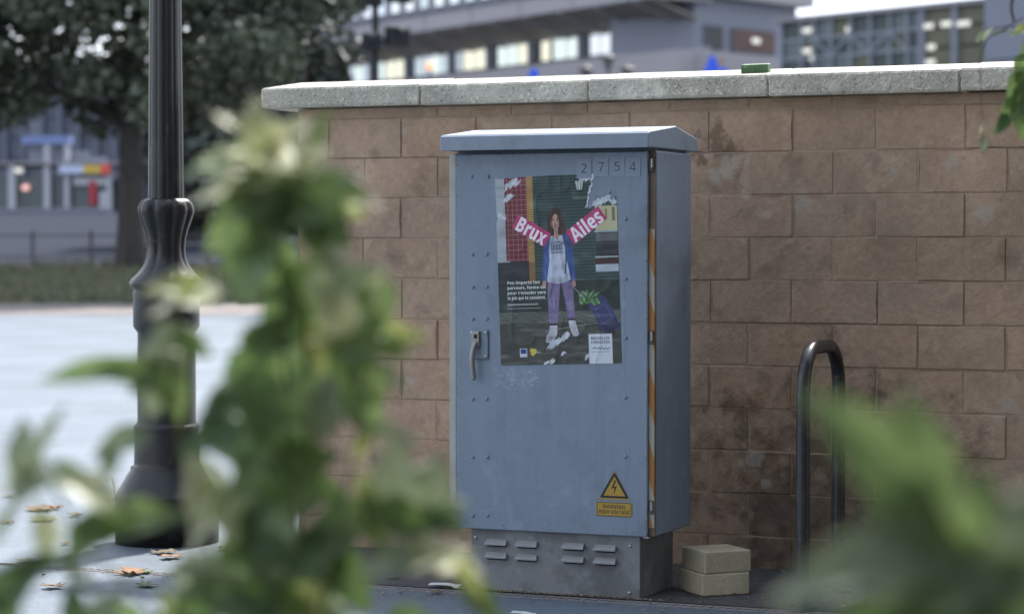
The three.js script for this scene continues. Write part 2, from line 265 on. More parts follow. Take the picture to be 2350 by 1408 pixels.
// ================================================================ BLOCK WALL
{
  const X0 = -1.39, X1 = 3.1, TOP = 1.604, TH = 0.2;
  const t = thing('block_wall', 'brown concrete block wall with pale concrete coping slabs', 'wall', [X0, 0, 0]);
  mesh('mortar', metreUV(box(X1 - X0 - 0.012, TOP + 0.02, TH - 0.0045)), mortarMat, t, [(X1 - X0) / 2, TOP / 2 - 0.01, -TH / 2]);
  const lines = [TOP + 0.001]; for (let y = 1.566; y > -0.1; y -= 0.1454) lines.push(y);
  const chamfer = (w, h, d, c, ju) => {      // block with chipped, chamfered front arrises, standing proud of the joints
    const nx = 4, ny = 2, pos = [], idx = [], rows = [];
    const chip = () => (rnd() < 0.3 ? rr(0.001, 0.005) : 0);
    const ring = (z, e) => [[-w / 2 + e, -h / 2 + e, z], [w / 2 - e, -h / 2 + e, z], [w / 2 - e, h / 2 - e, z], [-w / 2 + e, h / 2 - e, z]];
    const quads = [];
    const A = ring(-d, 0), B = ring(-c, 0), F = [];
    for (let j = 0; j <= ny; j++) for (let i = 0; i <= nx; i++) { const edge = i === 0 || j === 0 || i === nx || j === ny; F.push([(-w / 2 + c) + (w - 2 * c) * i / nx + (i === 0 ? chip() : i === nx ? -chip() : rr(-0.006, 0.006)), (-h / 2 + c) + (h - 2 * c) * j / ny + (j === 0 ? chip() * 0.6 : j === ny ? -chip() * 0.6 : 0), edge ? rr(-0.002, 0.0006) : rr(-0.0008, 0.0016)]); }
    const q = (a, b, cc, dd) => { for (const v of [a, b, cc, a, cc, dd]) pos.push(...v); };
    for (let j = 0; j < ny; j++) for (let i = 0; i < nx; i++) { const k = j * (nx + 1) + i; q(F[k], F[k + 1], F[k + nx + 2], F[k + nx + 1]); }
    const C = [F[0], F[nx], F[(ny + 1) * (nx + 1) - 1], F[ny * (nx + 1)]];
    for (let k = 0; k < 4; k++) { const n = (k + 1) % 4; q(B[k], B[n], C[n], C[k]); q(A[k], A[n], B[n], B[k]); }
    const g = new THREE.BufferGeometry(); g.setAttribute('position', new THREE.Float32BufferAttribute(pos, 3)); g.computeVertexNormals();
    return metreUV(g, 0.9, ju);
  };
  const wallUV = (g, cx, cy) => { const p = g.attributes.position, u = g.attributes.uv; for (let i = 0; i < p.count; i++) u.setXY(i, (cx + p.getX(i) - WALL_X) / WALL_W, (cy + p.getY(i)) / WALL_H); return g; };
  for (let c = 0; c < lines.length - 1; c++) {
    const top = lines[c], bot = Math.max(lines[c + 1], -0.03), hgt = top - bot; if (hgt < 0.02) continue;
    const off = c % 2 ? 0.205 : 0.345, P = 0.2926, J = 0.0030;
    const xs = [X0]; for (let k = -8; k < 14; k++) { const x = off + k * P; if (x > X0 + 0.06 && x < X1 - 0.06) xs.push(x + rr(-0.004, 0.004)); } xs.push(X1);
    for (let i = 0; i < xs.length - 1; i++) {
      const a = xs[i] + (i ? J / 2 : 0), b = xs[i + 1] - (i < xs.length - 2 ? J / 2 : 0), jy = rr(-0.001, 0.001);
      const m = mesh('block', wallUV(chamfer(b - a, hgt - J - rr(0, 0.002), 0.19, 0.0022, [0, 0]), (a + b) / 2, (top + bot) / 2), blockMats[Math.floor(rnd() * blockMats.length)], t, [(a + b) / 2 - X0, (top + bot) / 2 + jy, rr(-0.0012, 0.0035)], [rr(-0.006, 0.006), rr(-0.004, 0.004), rr(-0.0025, 0.0025)]);
    }
  }
  // coping: slabs with a weathered (sloping) top
  const joints = [-1.512, -0.864, -0.220, 0.429, 1.079, 1.73, 2.38, 3.2];
  for (let i = 0; i < joints.length - 1; i++) {
    const a = joints[i] + 0.003, b = joints[i + 1] - 0.003, L = b - a;
    const s = new THREE.Shape(); s.moveTo(0.058, 0); s.lineTo(0.06, 0.006); s.lineTo(0.06, 0.061); s.lineTo(0.055, 0.067); s.lineTo(-0.245, 0.107); s.lineTo(-0.255, 0.10); s.lineTo(-0.255, 0); s.lineTo(0.058, 0);
    const g = new THREE.ExtrudeGeometry(s, { depth: L - 0.006, bevelEnabled: true, bevelThickness: 0.003, bevelSize: 0.003, bevelSegments: 1, steps: 3 });
    g.translate(0, 0.003, -(L - 0.006) / 2); g.rotateY(-Math.PI / 2); g.scale(-1, 1, 1); { const ix = g.attributes.position; for (let k = 0; k < ix.count; k += 3) for (const at_ of ['position', 'normal', 'uv']) { const A = g.attributes[at_], s_ = A.itemSize; for (let e = 0; e < s_; e++) { const t1 = A.array[(k + 1) * s_ + e]; A.array[(k + 1) * s_ + e] = A.array[(k + 2) * s_ + e]; A.array[(k + 2) * s_ + e] = t1; } } } g.computeVertexNormals();
    const q = g.attributes.position; for (let k = 0; k < q.count; k++) { /* z and x were exchanged by the turn */ }
    metreUV(g, 1.1, [rnd(), rnd()]);
    mesh('coping_slab', g, copingMat, t, [(a + b) / 2 - X0, 1.606 + rr(-0.001, 0.002), rr(-0.002, 0.002)], [0, rr(-0.002, 0.002), rr(-0.001, 0.001)]);
  }
}
{ // small green block left on the coping
  const m = std({ map: tex(256, (u, v) => { const a = N1(u, v, 8, 5, 0.6), k = 0.75 + 0.5 * a, w = Math.max(0, N2(u, v, 20, 4) - 0.66) * 2; return [0.07 * k + w * 0.4, 0.155 * k + w * 0.4, 0.07 * k + w * 0.35]; }), roughness: 0.7 });
  const p = V(0.352, 1.7, -0.05); p.y = 1.606 + 0.067 + (0.055 - p.z) * 0.1333 + 0.003;
  soloThing('green_brick', metreUV(box(0.094, 0.034, 0.05, 0.003), 6), m, 'small green painted brick resting on the wall coping', 'brick', [p.x, p.y + 0.016, p.z], [Math.atan(0.1333) * 1, 0.1, 0]);
}

// ================================================================ STREET CABINET
const cab = thing('street_cabinet', 'blue grey metal street cabinet with numbered door in front of the wall', 'cabinet', [-0.04, 0, 0.68]);
const cp = (x, y, z) => [x + 0.04, y, z - 0.68];
const part = (n, g, m, x, y, z, rot) => mesh(n, g, m, cab, cp(x, y, z), rot);
const faceUV = (geo, x0, y0, x1, y1) => { const p = geo.attributes.position, u = new Float32Array(p.count * 2); for (let i = 0; i < p.count; i++) { u[2 * i] = (p.getX(i) - x0) / (x1 - x0); u[2 * i + 1] = (p.getY(i) - y0) / (y1 - y0); } geo.setAttribute('uv', new THREE.BufferAttribute(u, 2)); return geo; };
{
  const BX0 = -0.389, BX1 = 0.309, FZ = 0.84, BZ = 0.503, B0 = 0.2, B1 = 1.396;
  part('side_panel', metreUV(box(0.02, B1 - B0, FZ - BZ - 0.004, 0.006), 0.8, [0.3, 0.1]), sideMat, BX1 - 0.01, (B0 + B1) / 2, (FZ + BZ) / 2);
  part('side_panel', metreUV(box(0.02, B1 - B0, FZ - BZ - 0.004, 0.006), 0.8, [0.7, 0.4]), sideMat, BX0 + 0.01, (B0 + B1) / 2, (FZ + BZ) / 2);
  part('back_panel', metreUV(box(BX1 - BX0 - 0.044, B1 - B0 - 0.01, 0.012)), sideMat, (BX0 + BX1) / 2, (B0 + B1) / 2, BZ + 0.01);
  part('floor_panel', box(BX1 - BX0 - 0.044, 0.012, FZ - BZ - 0.04), sideMat, (BX0 + BX1) / 2, B0 + 0.012, (FZ + BZ) / 2);
  part('interior', box(BX1 - BX0 - 0.05, B1 - B0 - 0.06, FZ - BZ - 0.05), sideMat, (BX0 + BX1) / 2, (B0 + B1) / 2, (FZ + BZ) / 2 - 0.004);
  // front frame: light jamb, rusty hinge jamb with striped tape, sill and head
  part('jamb', metreUV(box(0.024, B1 - B0 - 0.002, 0.012, 0.003), 1, [0.2, 0]), frameMat, BX0 + 0.012, (B0 + B1) / 2, FZ + 0.006);
  const hj = part('hinge_jamb', metreUV(box(0.022, B1 - B0 - 0.002, 0.008, 0.002), 1), rustStripMat, BX1 - 0.011, (B0 + B1) / 2, FZ + 0.002);
  const tapeMap = canvasTex(64, 1024, (c, w, h) => {
    c.fillStyle = '#a5a297'; c.fillRect(0, 0, w, h); c.fillStyle = '#a8702c';
    for (let k = -1; k < 6; k++) { const y = k * 250 - 30; c.beginPath(); c.moveTo(0, y); c.lineTo(w, y + 70); c.lineTo(w, y + 200); c.lineTo(0, y + 130); c.fill(); }
    let s = 5; for (let i = 0; i < 900; i++) { s = (s * 16807) % 2147483647; const x = s % w; s = (s * 16807) % 2147483647; const y = s % h; c.fillStyle = `rgba(70,55,40,${(s % 100) / 450})`; c.fillRect(x, y, 1 + s % 4, 1 + s % 9); }
  });
  const tape = std({ map: tapeMap, roughness: 0.5 });
  part('striped_tape', faceUV(box(0.018, 0.925, 0.002), -0.009, -0.4625, 0.009, 0.4625), tape, BX1 - 0.0115, 0.69, FZ + 0.0085);
  for (const y of [1.352, 0.818, 0.292]) {
    const h = part('hinge', box(0.014, 0.042, 0.006, 0.002), hingeMat, BX1 - 0.0115, y, FZ + 0.0125);
    mesh('pin', new THREE.CylinderGeometry(0.0035, 0.0035, 0.026, 10), zincMat, h, [0.003, 0.004, 0.005]);
  }
  // lid: pitched roof with fascia, raised a little over the body
  const LX0 = -0.391, LX1 = 0.311, LZ0 = 0.448, LZ1 = 0.917, RZ = 0.66;
  const s = new THREE.Shape(); s.moveTo(LZ0, 1.405); s.lineTo(LZ1, 1.403); s.lineTo(LZ1, 1.446); s.lineTo(LZ1 - 0.008, 1.452); s.lineTo(RZ, 1.479); s.lineTo(LZ0 + 0.006, 1.448); s.lineTo(LZ0, 1.44);
  let lg = new THREE.ExtrudeGeometry(s, { depth: LX1 - LX0 - 0.008, bevelEnabled: true, bevelSize: 0.003, bevelThickness: 0.004, bevelOffset: -0.003, bevelSegments: 2 });
  lg.translate(-0.68, 0, 0.004); lg.rotateY(-Math.PI / 2); // shape x -> +z, depth -> -x
  lg.translate(LX1 + 0.04, 0, 0); lg = metreUV(lg, 0.9, [0.15, 0.3]);
  mesh('lid', lg, lidMat, cab);
  part('lid_neck', box(BX1 - BX0 - 0.03, 0.012, FZ - BZ - 0.03), sideMat, (BX0 + BX1) / 2, B1 + 0.004, (FZ + BZ) / 2 - 0.006);
  // plinth
  const PX0 = -0.318, PX1 = 0.258, PZ1 = 0.842, PZ0 = 0.53, PH = 0.197;
  const pl = part('plinth', metreUV(box(PX1 - PX0, PH, PZ1 - PZ0, 0.004), 1.3, [0.45, 0.2]), splashMat, (PX0 + PX1) / 2, PH / 2 + 0.002, (PZ1 + PZ0) / 2);
  const lou = new THREE.BufferGeometry(); {
    const w = 0.0375, w2 = 0.034, p = [];
    const q = (a, b, c, d) => p.push(...a, ...b, ...c, ...a, ...c, ...d);
    const tl = [-w2, 0.0095, 0], tr = [w2, 0.0095, 0], bl = [-w, -0.005, 0.019], br = [w, -0.005, 0.019], ul = [-w, -0.009, 0.018], ur = [w, -0.009, 0.018], kl = [-w, -0.009, 0], kr = [w, -0.009, 0];
    q(bl, br, tr, tl); q(ul, ur, br, bl); q(kl, kr, ur, ul); p.push(...tl, ...kl, ...bl, ...kl, ...ul, ...bl, ...tr, ...br, ...kr, ...kr, ...br, ...ur);
    lou.setAttribute('position', new THREE.Float32BufferAttribute(p, 3)); lou.computeVertexNormals(); metreUV(lou, 1, [0.4, 0.2]);
  }
  const louMat = std({ map: paint(0.42, 0.43, 0.44, 0.44), roughness: 0.35, metalness: 0.2 });  // louvre paint lightened to hold the sky sheen on the hoods
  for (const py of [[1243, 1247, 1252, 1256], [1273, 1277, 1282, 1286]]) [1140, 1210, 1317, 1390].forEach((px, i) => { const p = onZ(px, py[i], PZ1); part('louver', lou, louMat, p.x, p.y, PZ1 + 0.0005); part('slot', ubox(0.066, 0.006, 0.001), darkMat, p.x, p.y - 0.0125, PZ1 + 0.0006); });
  const screw = new THREE.SphereGeometry(0.0055, 10, 6); screw.scale(1, 1, 0.6);
  for (const [px, py] of [[1092, 1232], [1447, 1252], [1445, 1360], [1092, 1334]]) { const p = onZ(px, py, PZ1); part('screw', screw, zincMat, p.x, p.y, PZ1 + 0.001); }
  part('foot_bracket', box(0.02, 0.008, 0.03, 0.002), zincMat, 0.276, 0.196, 0.824);

  // door
  const DX0 = -0.362, DX1 = 0.288, D0 = 0.199, D1 = 1.393, DZ = 0.86;
  const dg = box(DX1 - DX0, D1 - D0, 0.016, 0.004);
  const door = part('door', faceUV(dg, -(DX1 - DX0) / 2, -(D1 - D0) / 2, (DX1 - DX0) / 2, (D1 - D0) / 2), doorMat, (DX0 + DX1) / 2, (D0 + D1) / 2, DZ - 0.008);
  const onDoor = (n, g, m, x, y, z, rot) => mesh(n, g, m, door, [x - (DX0 + DX1) / 2, y - (D0 + D1) / 2, z - (DZ - 0.008)], rot);
  const rivet = new THREE.SphereGeometry(0.0068, 10, 7, 0, Math.PI * 2, 0, Math.PI / 2); rivet.rotateX(Math.PI / 2); rivet.scale(1, 1, 0.75); metreUV(rivet, 0.5, [0.4, 0.55]);
  const lefts = [[1082, 1120, 405], [1084, 1117, 583], [1085, 1117, 658], [1085, 1117, 731], [1085, 1117, 915], [1085, 1119, 1048], [1085, 1119, 1182]];
  for (const [a, b, y] of lefts) for (const x of [a, b]) { const p = onZ(x, y, DZ); onDoor('rivet', rivet, doorMat, p.x, p.y, DZ - 0.0003); }
  for (const y of [502, 639, 775, 911, 1047]) { const p = onZ(1436, y, DZ); onDoor('rivet', rivet, doorMat, p.x, p.y, DZ - 0.0003); }
  // lock handle
  const hp = onZ(1101, 790, DZ), plate = onDoor('handle_plate', metreUV(box(0.064, 0.094, 0.008, 0.004), 2), sideMat, hp.x, hp.y, DZ + 0.0035);
  mesh('lock_body', metreUV(box(0.028, 0.05, 0.012, 0.004), 2), dullMetal, plate, [-0.008, 0.018, 0.009]);
  mesh('keyhole', ubox(0.01, 0.012, 0.002), darkMat, plate, [-0.007, 0.026, 0.0155]);
  for (const [x, y] of [[-0.024, 0.037], [0.024, 0.037], [-0.024, -0.037], [0.024, -0.037]]) mesh('screw', screw, zincMat, plate, [x, y, 0.004]);
  {
    const pts = [[-0.006, 0.006, 0.013], [-0.010, -0.012, 0.022], [-0.013, -0.04, 0.027], [-0.012, -0.075, 0.026], [-0.010, -0.105, 0.022]].map((a) => V(...a));
    const tg = new THREE.TubeGeometry(new THREE.CatmullRomCurve3(pts), 16, 0.0085, 8); tg.scale(1, 1, 1);
    const end = new THREE.SphereGeometry(0.0085, 8, 6).translate(-0.010, -0.105, 0.022);
    mesh('lever', mergeGeometries([tg, end].map((g) => { g.deleteAttribute('uv'); return g.toNonIndexed(); })), dullMetal, plate);
  }
  // number plates
  const digits = [['2', 1341, 385], ['7', 1380, 381], ['5', 1417, 380], ['4', 1453, 381]];
  for (const [d, px, py] of digits) {
    const map = canvasTex(128, 160, (c) => {
      c.fillStyle = '#8896a8'; c.fillRect(0, 0, 128, 160);
      let s = 9 + d.charCodeAt(0); for (let i = 0; i < 500; i++) { s = (s * 16807) % 2147483647; const x = s % 128; s = (s * 16807) % 2147483647; c.fillStyle = `rgba(${s % 2 ? '105,115,130' : '150,160,172'},0.16)`; c.fillRect(x, s % 160, 3 + s % 9, 2 + s % 5); }
      c.fillStyle = '#3c4553'; c.font = '104px sans-serif'; c.textAlign = 'center'; c.textBaseline = 'middle'; c.fillText(d, 64, 78);
    });
    const p = onZ(px, py + 2, DZ); onDoor('number_plate', faceUV(box(0.050, 0.060, 0.001), -0.025, -0.03, 0.025, 0.03), std({ map, roughness: 0.55 }), p.x, p.y, DZ + 0.0011, [0, 0, rr(-0.02, 0.02)]);
  }
  // warning plates
  const yel = '#b08f35', ink = '#231f18';
  const triMap = canvasTex(512, 480, (c, w, h) => {
    c.fillStyle = yel; c.fillRect(0, 0, w, h); c.strokeStyle = ink; c.lineWidth = 40; c.lineJoin = 'round'; c.beginPath(); c.moveTo(256, 52); c.lineTo(470, 436); c.lineTo(42, 436); c.closePath(); c.stroke();
    c.fillStyle = ink; c.beginPath(); c.moveTo(262, 150); c.lineTo(205, 300); c.lineTo(258, 282); c.lineTo(248, 398); c.lineTo(300, 250); c.lineTo(246, 266); c.lineTo(286, 158); c.fill();
  });
  const tri = new THREE.Shape(); const [ta, tl, tr] = [onZ(1410, 1080, DZ), onZ(1375, 1145, DZ), onZ(1446, 1147, DZ)]; const mx = (tl.x + tr.x) / 2, hw = (tr.x - tl.x) / 2, hh = (ta.y - (tl.y + tr.y) / 2);
  tri.moveTo(-hw, 0); tri.lineTo(hw, 0); tri.lineTo(0, hh);
  onDoor('warning_triangle', faceUV(new THREE.ExtrudeGeometry(tri, { depth: 0.001, bevelEnabled: false }), -hw, 0, hw, hh), std({ map: triMap, roughness: 0.5 }), mx, (tl.y + tr.y) / 2, DZ + 0.0006);
  const wMap = canvasTex(512, 232, (c, w, h) => {
    c.fillStyle = yel; c.fillRect(0, 0, w, h); c.strokeStyle = ink; c.lineWidth = 9; c.strokeRect(14, 14, w - 28, h - 28); c.fillStyle = ink; c.textAlign = 'center'; c.textBaseline = 'middle';
    const line = (s, y, size, ww) => { c.save(); c.font = `bold ${size}px sans-serif`; const m = c.measureText(s).width; c.translate(w / 2, y); c.scale(ww / m, 1); c.fillText(s, 0, 0); c.restore(); };
    line('WARNING', 76, 82, 330); line('HIGH VOLTAGE', 158, 82, 450);
  });
  const [wa, wb] = [onZ(1369, 1150, DZ), onZ(1451, 1188, DZ)], ww = wb.x - wa.x, wh = wa.y - wb.y;
  onDoor('warning_plate', faceUV(box(ww, wh - 0.003, 0.001), -ww / 2, -wh / 2, ww / 2, wh / 2), std({ map: wMap, roughness: 0.5 }), (wa.x + wb.x) / 2, (wa.y + wb.y) / 2 + 0.001, DZ + 0.0011);
  // scraps of an older, torn-off poster
  const scrapMat = std({ color: lin(0.34, 0.38, 0.44), roughness: 0.85 });
  for (let i = 0; i < 9; i++) {
    const px = rr(1140, 1238), py = i < 3 ? rr(880, 890) : rr(848, 886), p = onZ(px, py, DZ), sh = new THREE.Shape(), n = 9, r0 = rr(0.003, 0.0085);
    for (let k = 0; k < n; k++) { const a = k / n * 6.283, r = r0 * rr(0.45, 1.3); const X = Math.cos(a) * r * 1.7, Y = Math.sin(a) * r; k ? sh.lineTo(X, Y) : sh.moveTo(X, Y); }
    onDoor('paper_scrap', new THREE.ExtrudeGeometry(sh, { depth: 0.0004, bevelEnabled: false }), scrapMat, p.x, p.y, DZ + 0.0003 + i * 0.00002);
  }
}

// ================================================================ POSTER
{
  const W = 850, H = 1250;
  const map = canvasTex(W, H, (c) => {
    let s = 17; const r = () => (s = (s * 16807) % 2147483647) / 2147483647;
    c.fillStyle = '#2f4644'; c.fillRect(0, 0, W, 900);                                    // green boarded shutter
    for (let y = 8; y < 900; y += 21) { c.fillStyle = '#1d3231'; c.fillRect(240, y, 610, 6); c.fillStyle = '#456461'; c.fillRect(240, y + 7, 610, 3); }
    c.fillStyle = '#a9b3ba'; c.fillRect(0, 0, 66, 560);                                   // pale pier
    c.fillStyle = '#6a2432'; c.fillRect(64, 0, 160, 560);                                 // red tiles
    c.strokeStyle = '#b98a88'; c.lineWidth = 2.5; for (let x = 84; x < 224; x += 33) { c.beginPath(); c.moveTo(x, 0); c.lineTo(x, 560); c.stroke(); } for (let y = 20; y < 560; y += 33) { c.beginPath(); c.moveTo(64, y); c.lineTo(224, y); c.stroke(); }
    for (let y = 0; y < 720; y += 15) { c.fillStyle = y < 560 ? '#c09a56' : '#8d6f41'; c.fillRect(222, y, 44, 10); c.fillStyle = '#6c4f37'; c.fillRect(222, y + 10, 44, 5); }
    c.fillStyle = '#25292e'; c.fillRect(0, 560, 224, 340); c.fillStyle = '#9aa3a8'; c.fillRect(0, 556, 92, 9);
    c.fillStyle = '#26332f'; c.fillRect(0, 700, 850, 230); for (let y = 705; y < 900; y += 24) { c.fillStyle = '#1d2927'; c.fillRect(240, y, 610, 6); }
    c.fillStyle = '#5d655e'; c.fillRect(0, 900, W, 80);                                   // pavement and street
    c.fillStyle = '#43463f'; c.fillRect(0, 975, W, 275);
    for (let i = 0; i < 900; i++) { c.fillStyle = `rgba(${r() > 0.5 ? '110,118,105' : '28,30,28'},0.13)`; c.fillRect(r() * W, 900 + r() * 350, 20 + r() * 70, 3 + r() * 6); }
    c.strokeStyle = '#767e76'; c.lineWidth = 9; c.beginPath(); c.moveTo(330, 1030); c.quadraticCurveTo(600, 985, 850, 970); c.stroke();
    c.strokeStyle = '#33362f'; c.lineWidth = 3; for (let i = 0; i < 9; i++) { c.beginPath(); c.moveTo(-80 + i * 70, 900); c.lineTo(60 + i * 110, 1040); c.stroke(); }
    // wall lantern
    c.fillStyle = '#1a2424'; c.fillRect(560, 30, 70, 14); c.fillStyle = '#c9d6d2'; c.beginPath(); c.moveTo(566, 44); c.lineTo(624, 44); c.lineTo(612, 104); c.lineTo(578, 104); c.fill(); c.fillStyle = '#27302f'; c.fillRect(584, 44, 4, 60); c.fillRect(602, 44, 4, 60); c.fillRect(574, 104, 42, 10); c.fillStyle = '#6f6d66'; c.fillRect(545, 150, 130, 10);
    // house window on the right
    c.fillStyle = '#3a2a28'; c.beginPath(); c.ellipse(765, 190, 60, 30, 0, Math.PI, 0); c.fill();
    c.fillStyle = '#c2bd97'; c.fillRect(700, 215, 150, 165); c.fillStyle = '#7d7a5c'; c.fillRect(770, 235, 12, 70); c.fillRect(815, 225, 22, 90); c.fillStyle = '#9db0b5'; c.fillRect(690, 375, 160, 14);
    c.fillStyle = '#3d3f44'; c.fillRect(692, 388, 158, 160); c.fillStyle = '#62666a'; c.fillRect(700, 395, 150, 50); c.fillStyle = '#2a2b30'; c.fillRect(700, 470, 150, 70); c.fillStyle = '#b6c1c7'; c.fillRect(690, 545, 160, 10); c.fillStyle = '#4a2527'; c.fillRect(690, 560, 160, 35); c.fillStyle = '#b9c6d2'; c.fillRect(692, 598, 158, 48);
    // trolley bag with greens
    c.save(); c.translate(742, 925); c.rotate(-0.50); c.fillStyle = '#3b3f6e'; c.beginPath(); c.roundRect(-68, -118, 130, 250, 26); c.fill(); c.fillStyle = '#2b2e52'; c.fillRect(-60, 60, 116, 60); c.strokeStyle = '#565b8e'; c.lineWidth = 5; c.strokeRect(-40, -60, 76, 110); c.restore();
    for (let i = 0; i < 120; i++) { c.fillStyle = ['#5f8a55', '#3f6a3c', '#86a877', '#2f5430'][i % 4]; c.beginPath(); c.ellipse(575 + r() * 130, 775 + r() * 80, 6 + r() * 13, 4 + r() * 6, r() * 3, 0, 7); c.fill(); }
    c.strokeStyle = '#98a29c'; c.lineWidth = 5; c.beginPath(); c.moveTo(520, 730); c.lineTo(600, 810); c.stroke(); c.fillStyle = '#22242c'; c.beginPath(); c.arc(790, 1045, 24, 0, 7); c.fill();
    // standing woman: hair, face, shirt, open jacket, leggings, boots
    c.fillStyle = '#3a2623'; c.beginPath(); c.ellipse(420, 300, 56, 88, 0.05, 0, 7); c.fill(); c.beginPath(); c.ellipse(452, 345, 34, 60, -0.2, 0, 7); c.fill(); c.beginPath(); c.ellipse(388, 345, 28, 56, 0.2, 0, 7); c.fill();
    c.fillStyle = '#7f719d'; c.beginPath(); c.moveTo(352, 690); c.lineTo(440, 690); c.quadraticCurveTo(428, 830, 414, 985); c.lineTo(356, 985); c.quadraticCurveTo(345, 830, 352, 690); c.fill(); c.beginPath(); c.moveTo(442, 690); c.lineTo(522, 690); c.quadraticCurveTo(534, 830, 536, 955); c.lineTo(488, 955); c.quadraticCurveTo(468, 830, 442, 690); c.fill();
    c.strokeStyle = '#6e5c94'; c.lineWidth = 7; c.beginPath(); c.moveTo(446, 700); c.quadraticCurveTo(474, 840, 492, 950); c.stroke(); c.beginPath(); c.moveTo(360, 830); c.quadraticCurveTo(384, 842, 414, 828); c.stroke();
    c.fillStyle = '#1d1d26'; c.fillRect(352, 978, 60, 14); c.fillRect(488, 948, 50, 13);
    c.fillStyle = '#c9ccd4'; c.beginPath(); c.moveTo(356, 992); c.lineTo(410, 992); c.quadraticCurveTo(412, 1050, 388, 1096); c.quadraticCurveTo(340, 1120, 324, 1096); c.quadraticCurveTo(330, 1052, 352, 1036); c.fill(); c.beginPath(); c.moveTo(490, 960); c.lineTo(536, 960); c.quadraticCurveTo(548, 1010, 562, 1050); c.quadraticCurveTo(552, 1074, 520, 1064); c.quadraticCurveTo(492, 1010, 490, 960); c.fill();
    c.strokeStyle = '#8f929c'; c.lineWidth = 4; for (let i = 0; i < 4; i++) { c.beginPath(); c.moveTo(352, 1030 + i * 14); c.lineTo(392, 1036 + i * 14); c.stroke(); c.beginPath(); c.moveTo(504, 990 + i * 15); c.lineTo(540, 984 + i * 15); c.stroke(); }
    c.fillStyle = '#33508f'; c.beginPath(); c.moveTo(372, 390); c.quadraticCurveTo(330, 400, 326, 520); c.lineTo(310, 690); c.lineTo(350, 712); c.lineTo(375, 660); c.lineTo(380, 430); c.fill(); c.beginPath(); c.moveTo(466, 384); c.quadraticCurveTo(530, 392, 538, 520); c.lineTo(552, 690); c.lineTo(512, 712); c.lineTo(482, 640); c.lineTo(460, 430); c.fill();
    c.fillStyle = '#b98f7f'; c.beginPath(); c.ellipse(326, 716, 14, 24, 0.1, 0, 7); c.fill(); c.beginPath(); c.ellipse(536, 716, 13, 24, -0.2, 0, 7); c.fill();
    c.fillStyle = '#c2cbe0'; c.beginPath(); c.moveTo(384, 396); c.quadraticCurveTo(420, 420, 462, 392); c.quadraticCurveTo(486, 470, 490, 560); c.lineTo(516, 690); c.quadraticCurveTo(430, 736, 346, 700); c.lineTo(370, 560); c.quadraticCurveTo(366, 470, 384, 396); c.fill();
    c.strokeStyle = '#2f4a86'; c.lineWidth = 9; c.beginPath(); c.moveTo(480, 430); c.quadraticCurveTo(496, 540, 476, 650); c.stroke(); c.strokeStyle = '#4c6cae'; c.lineWidth = 5; c.beginPath(); c.moveTo(344, 440); c.lineTo(334, 650); c.stroke();
    c.strokeStyle = '#5b6480'; c.lineWidth = 8; c.beginPath(); c.arc(425, 560, 118, -2.0, -1.12); c.stroke(); for (let i = 0; i < 4; i++) { c.lineWidth = 7; c.strokeRect(388 + i * 20, 458, 12, 32); } c.fillStyle = '#6a7390'; c.fillRect(384, 506, 84, 7);
    c.fillStyle = '#c39a88'; c.fillRect(408, 350, 28, 52); c.beginPath(); c.moveTo(392, 396); c.lineTo(452, 394); c.lineTo(424, 424); c.fill(); c.beginPath(); c.ellipse(418, 305, 34, 50, 0.03, 0, 7); c.fill();
    c.fillStyle = '#4a302b'; c.beginPath(); c.ellipse(405, 296, 7, 3.5, 0, 0, 7); c.ellipse(433, 296, 7, 3.5, 0, 0, 7); c.fill(); c.fillRect(397, 284, 17, 3.5); c.fillRect(425, 284, 17, 3.5); c.fillStyle = '#a06a62'; c.beginPath(); c.ellipse(419, 332, 12, 4, 0, 0, 7); c.fill(); c.fillStyle = '#a97f70'; c.fillRect(416, 300, 5, 20);
    c.fillStyle = '#3a2623'; c.beginPath(); c.moveTo(384, 300); c.quadraticCurveTo(392, 240, 424, 244); c.quadraticCurveTo(398, 262, 388, 330); c.fill(); c.beginPath(); c.moveTo(452, 310); c.quadraticCurveTo(452, 250, 424, 244); c.quadraticCurveTo(444, 266, 448, 340); c.fill();
    // tonal modelling of the printed photo: folds, weave, street dirt
    const soft = (x, y, rx, ry, col, a, rot = 0) => { c.save(); c.translate(x, y); c.rotate(rot); c.scale(rx, ry); const g = c.createRadialGradient(0, 0, 0, 0, 0, 1); g.addColorStop(0, col.replace('A', a)); g.addColorStop(1, col.replace('A', 0)); c.fillStyle = g; c.fillRect(-1, -1, 2, 2); c.restore(); };
    const K = 'rgba(12,14,20,A)', Wt = 'rgba(235,238,245,A)';
    for (let i = 0; i < 60; i++) soft(330 + r() * 230, 400 + r() * 300, 5 + r() * 12, 20 + r() * 60, r() < 0.6 ? K : Wt, 0.16, (r() - 0.5) * 0.5);
    for (let i = 0; i < 40; i++) soft(350 + r() * 190, 700 + r() * 280, 5 + r() * 10, 20 + r() * 50, r() < 0.6 ? K : Wt, 0.15, (r() - 0.5) * 0.3);
    for (let i = 0; i < 26; i++) soft(370 + r() * 105, 230 + r() * 160, 3 + r() * 5, 20 + r() * 40, r() < 0.6 ? 'rgba(110,70,50,A)' : K, 0.4, (r() - 0.5) * 0.4);
    for (let i = 0; i < 170; i++) soft(r() * W, r() * 900, 20 + r() * 90, 8 + r() * 40, r() < 0.6 ? K : Wt, 0.10);
    for (let i = 0; i < 130; i++) soft(r() * W, 900 + r() * 350, 20 + r() * 110, 5 + r() * 22, r() < 0.6 ? K : Wt, 0.13);
    soft(440, 1085, 150, 26, K, 0.5); soft(770, 1075, 110, 24, K, 0.5); soft(395, 345, 14, 40, K, 0.35); soft(450, 345, 14, 40, K, 0.35); soft(430, 330, 12, 30, K, 0.2);
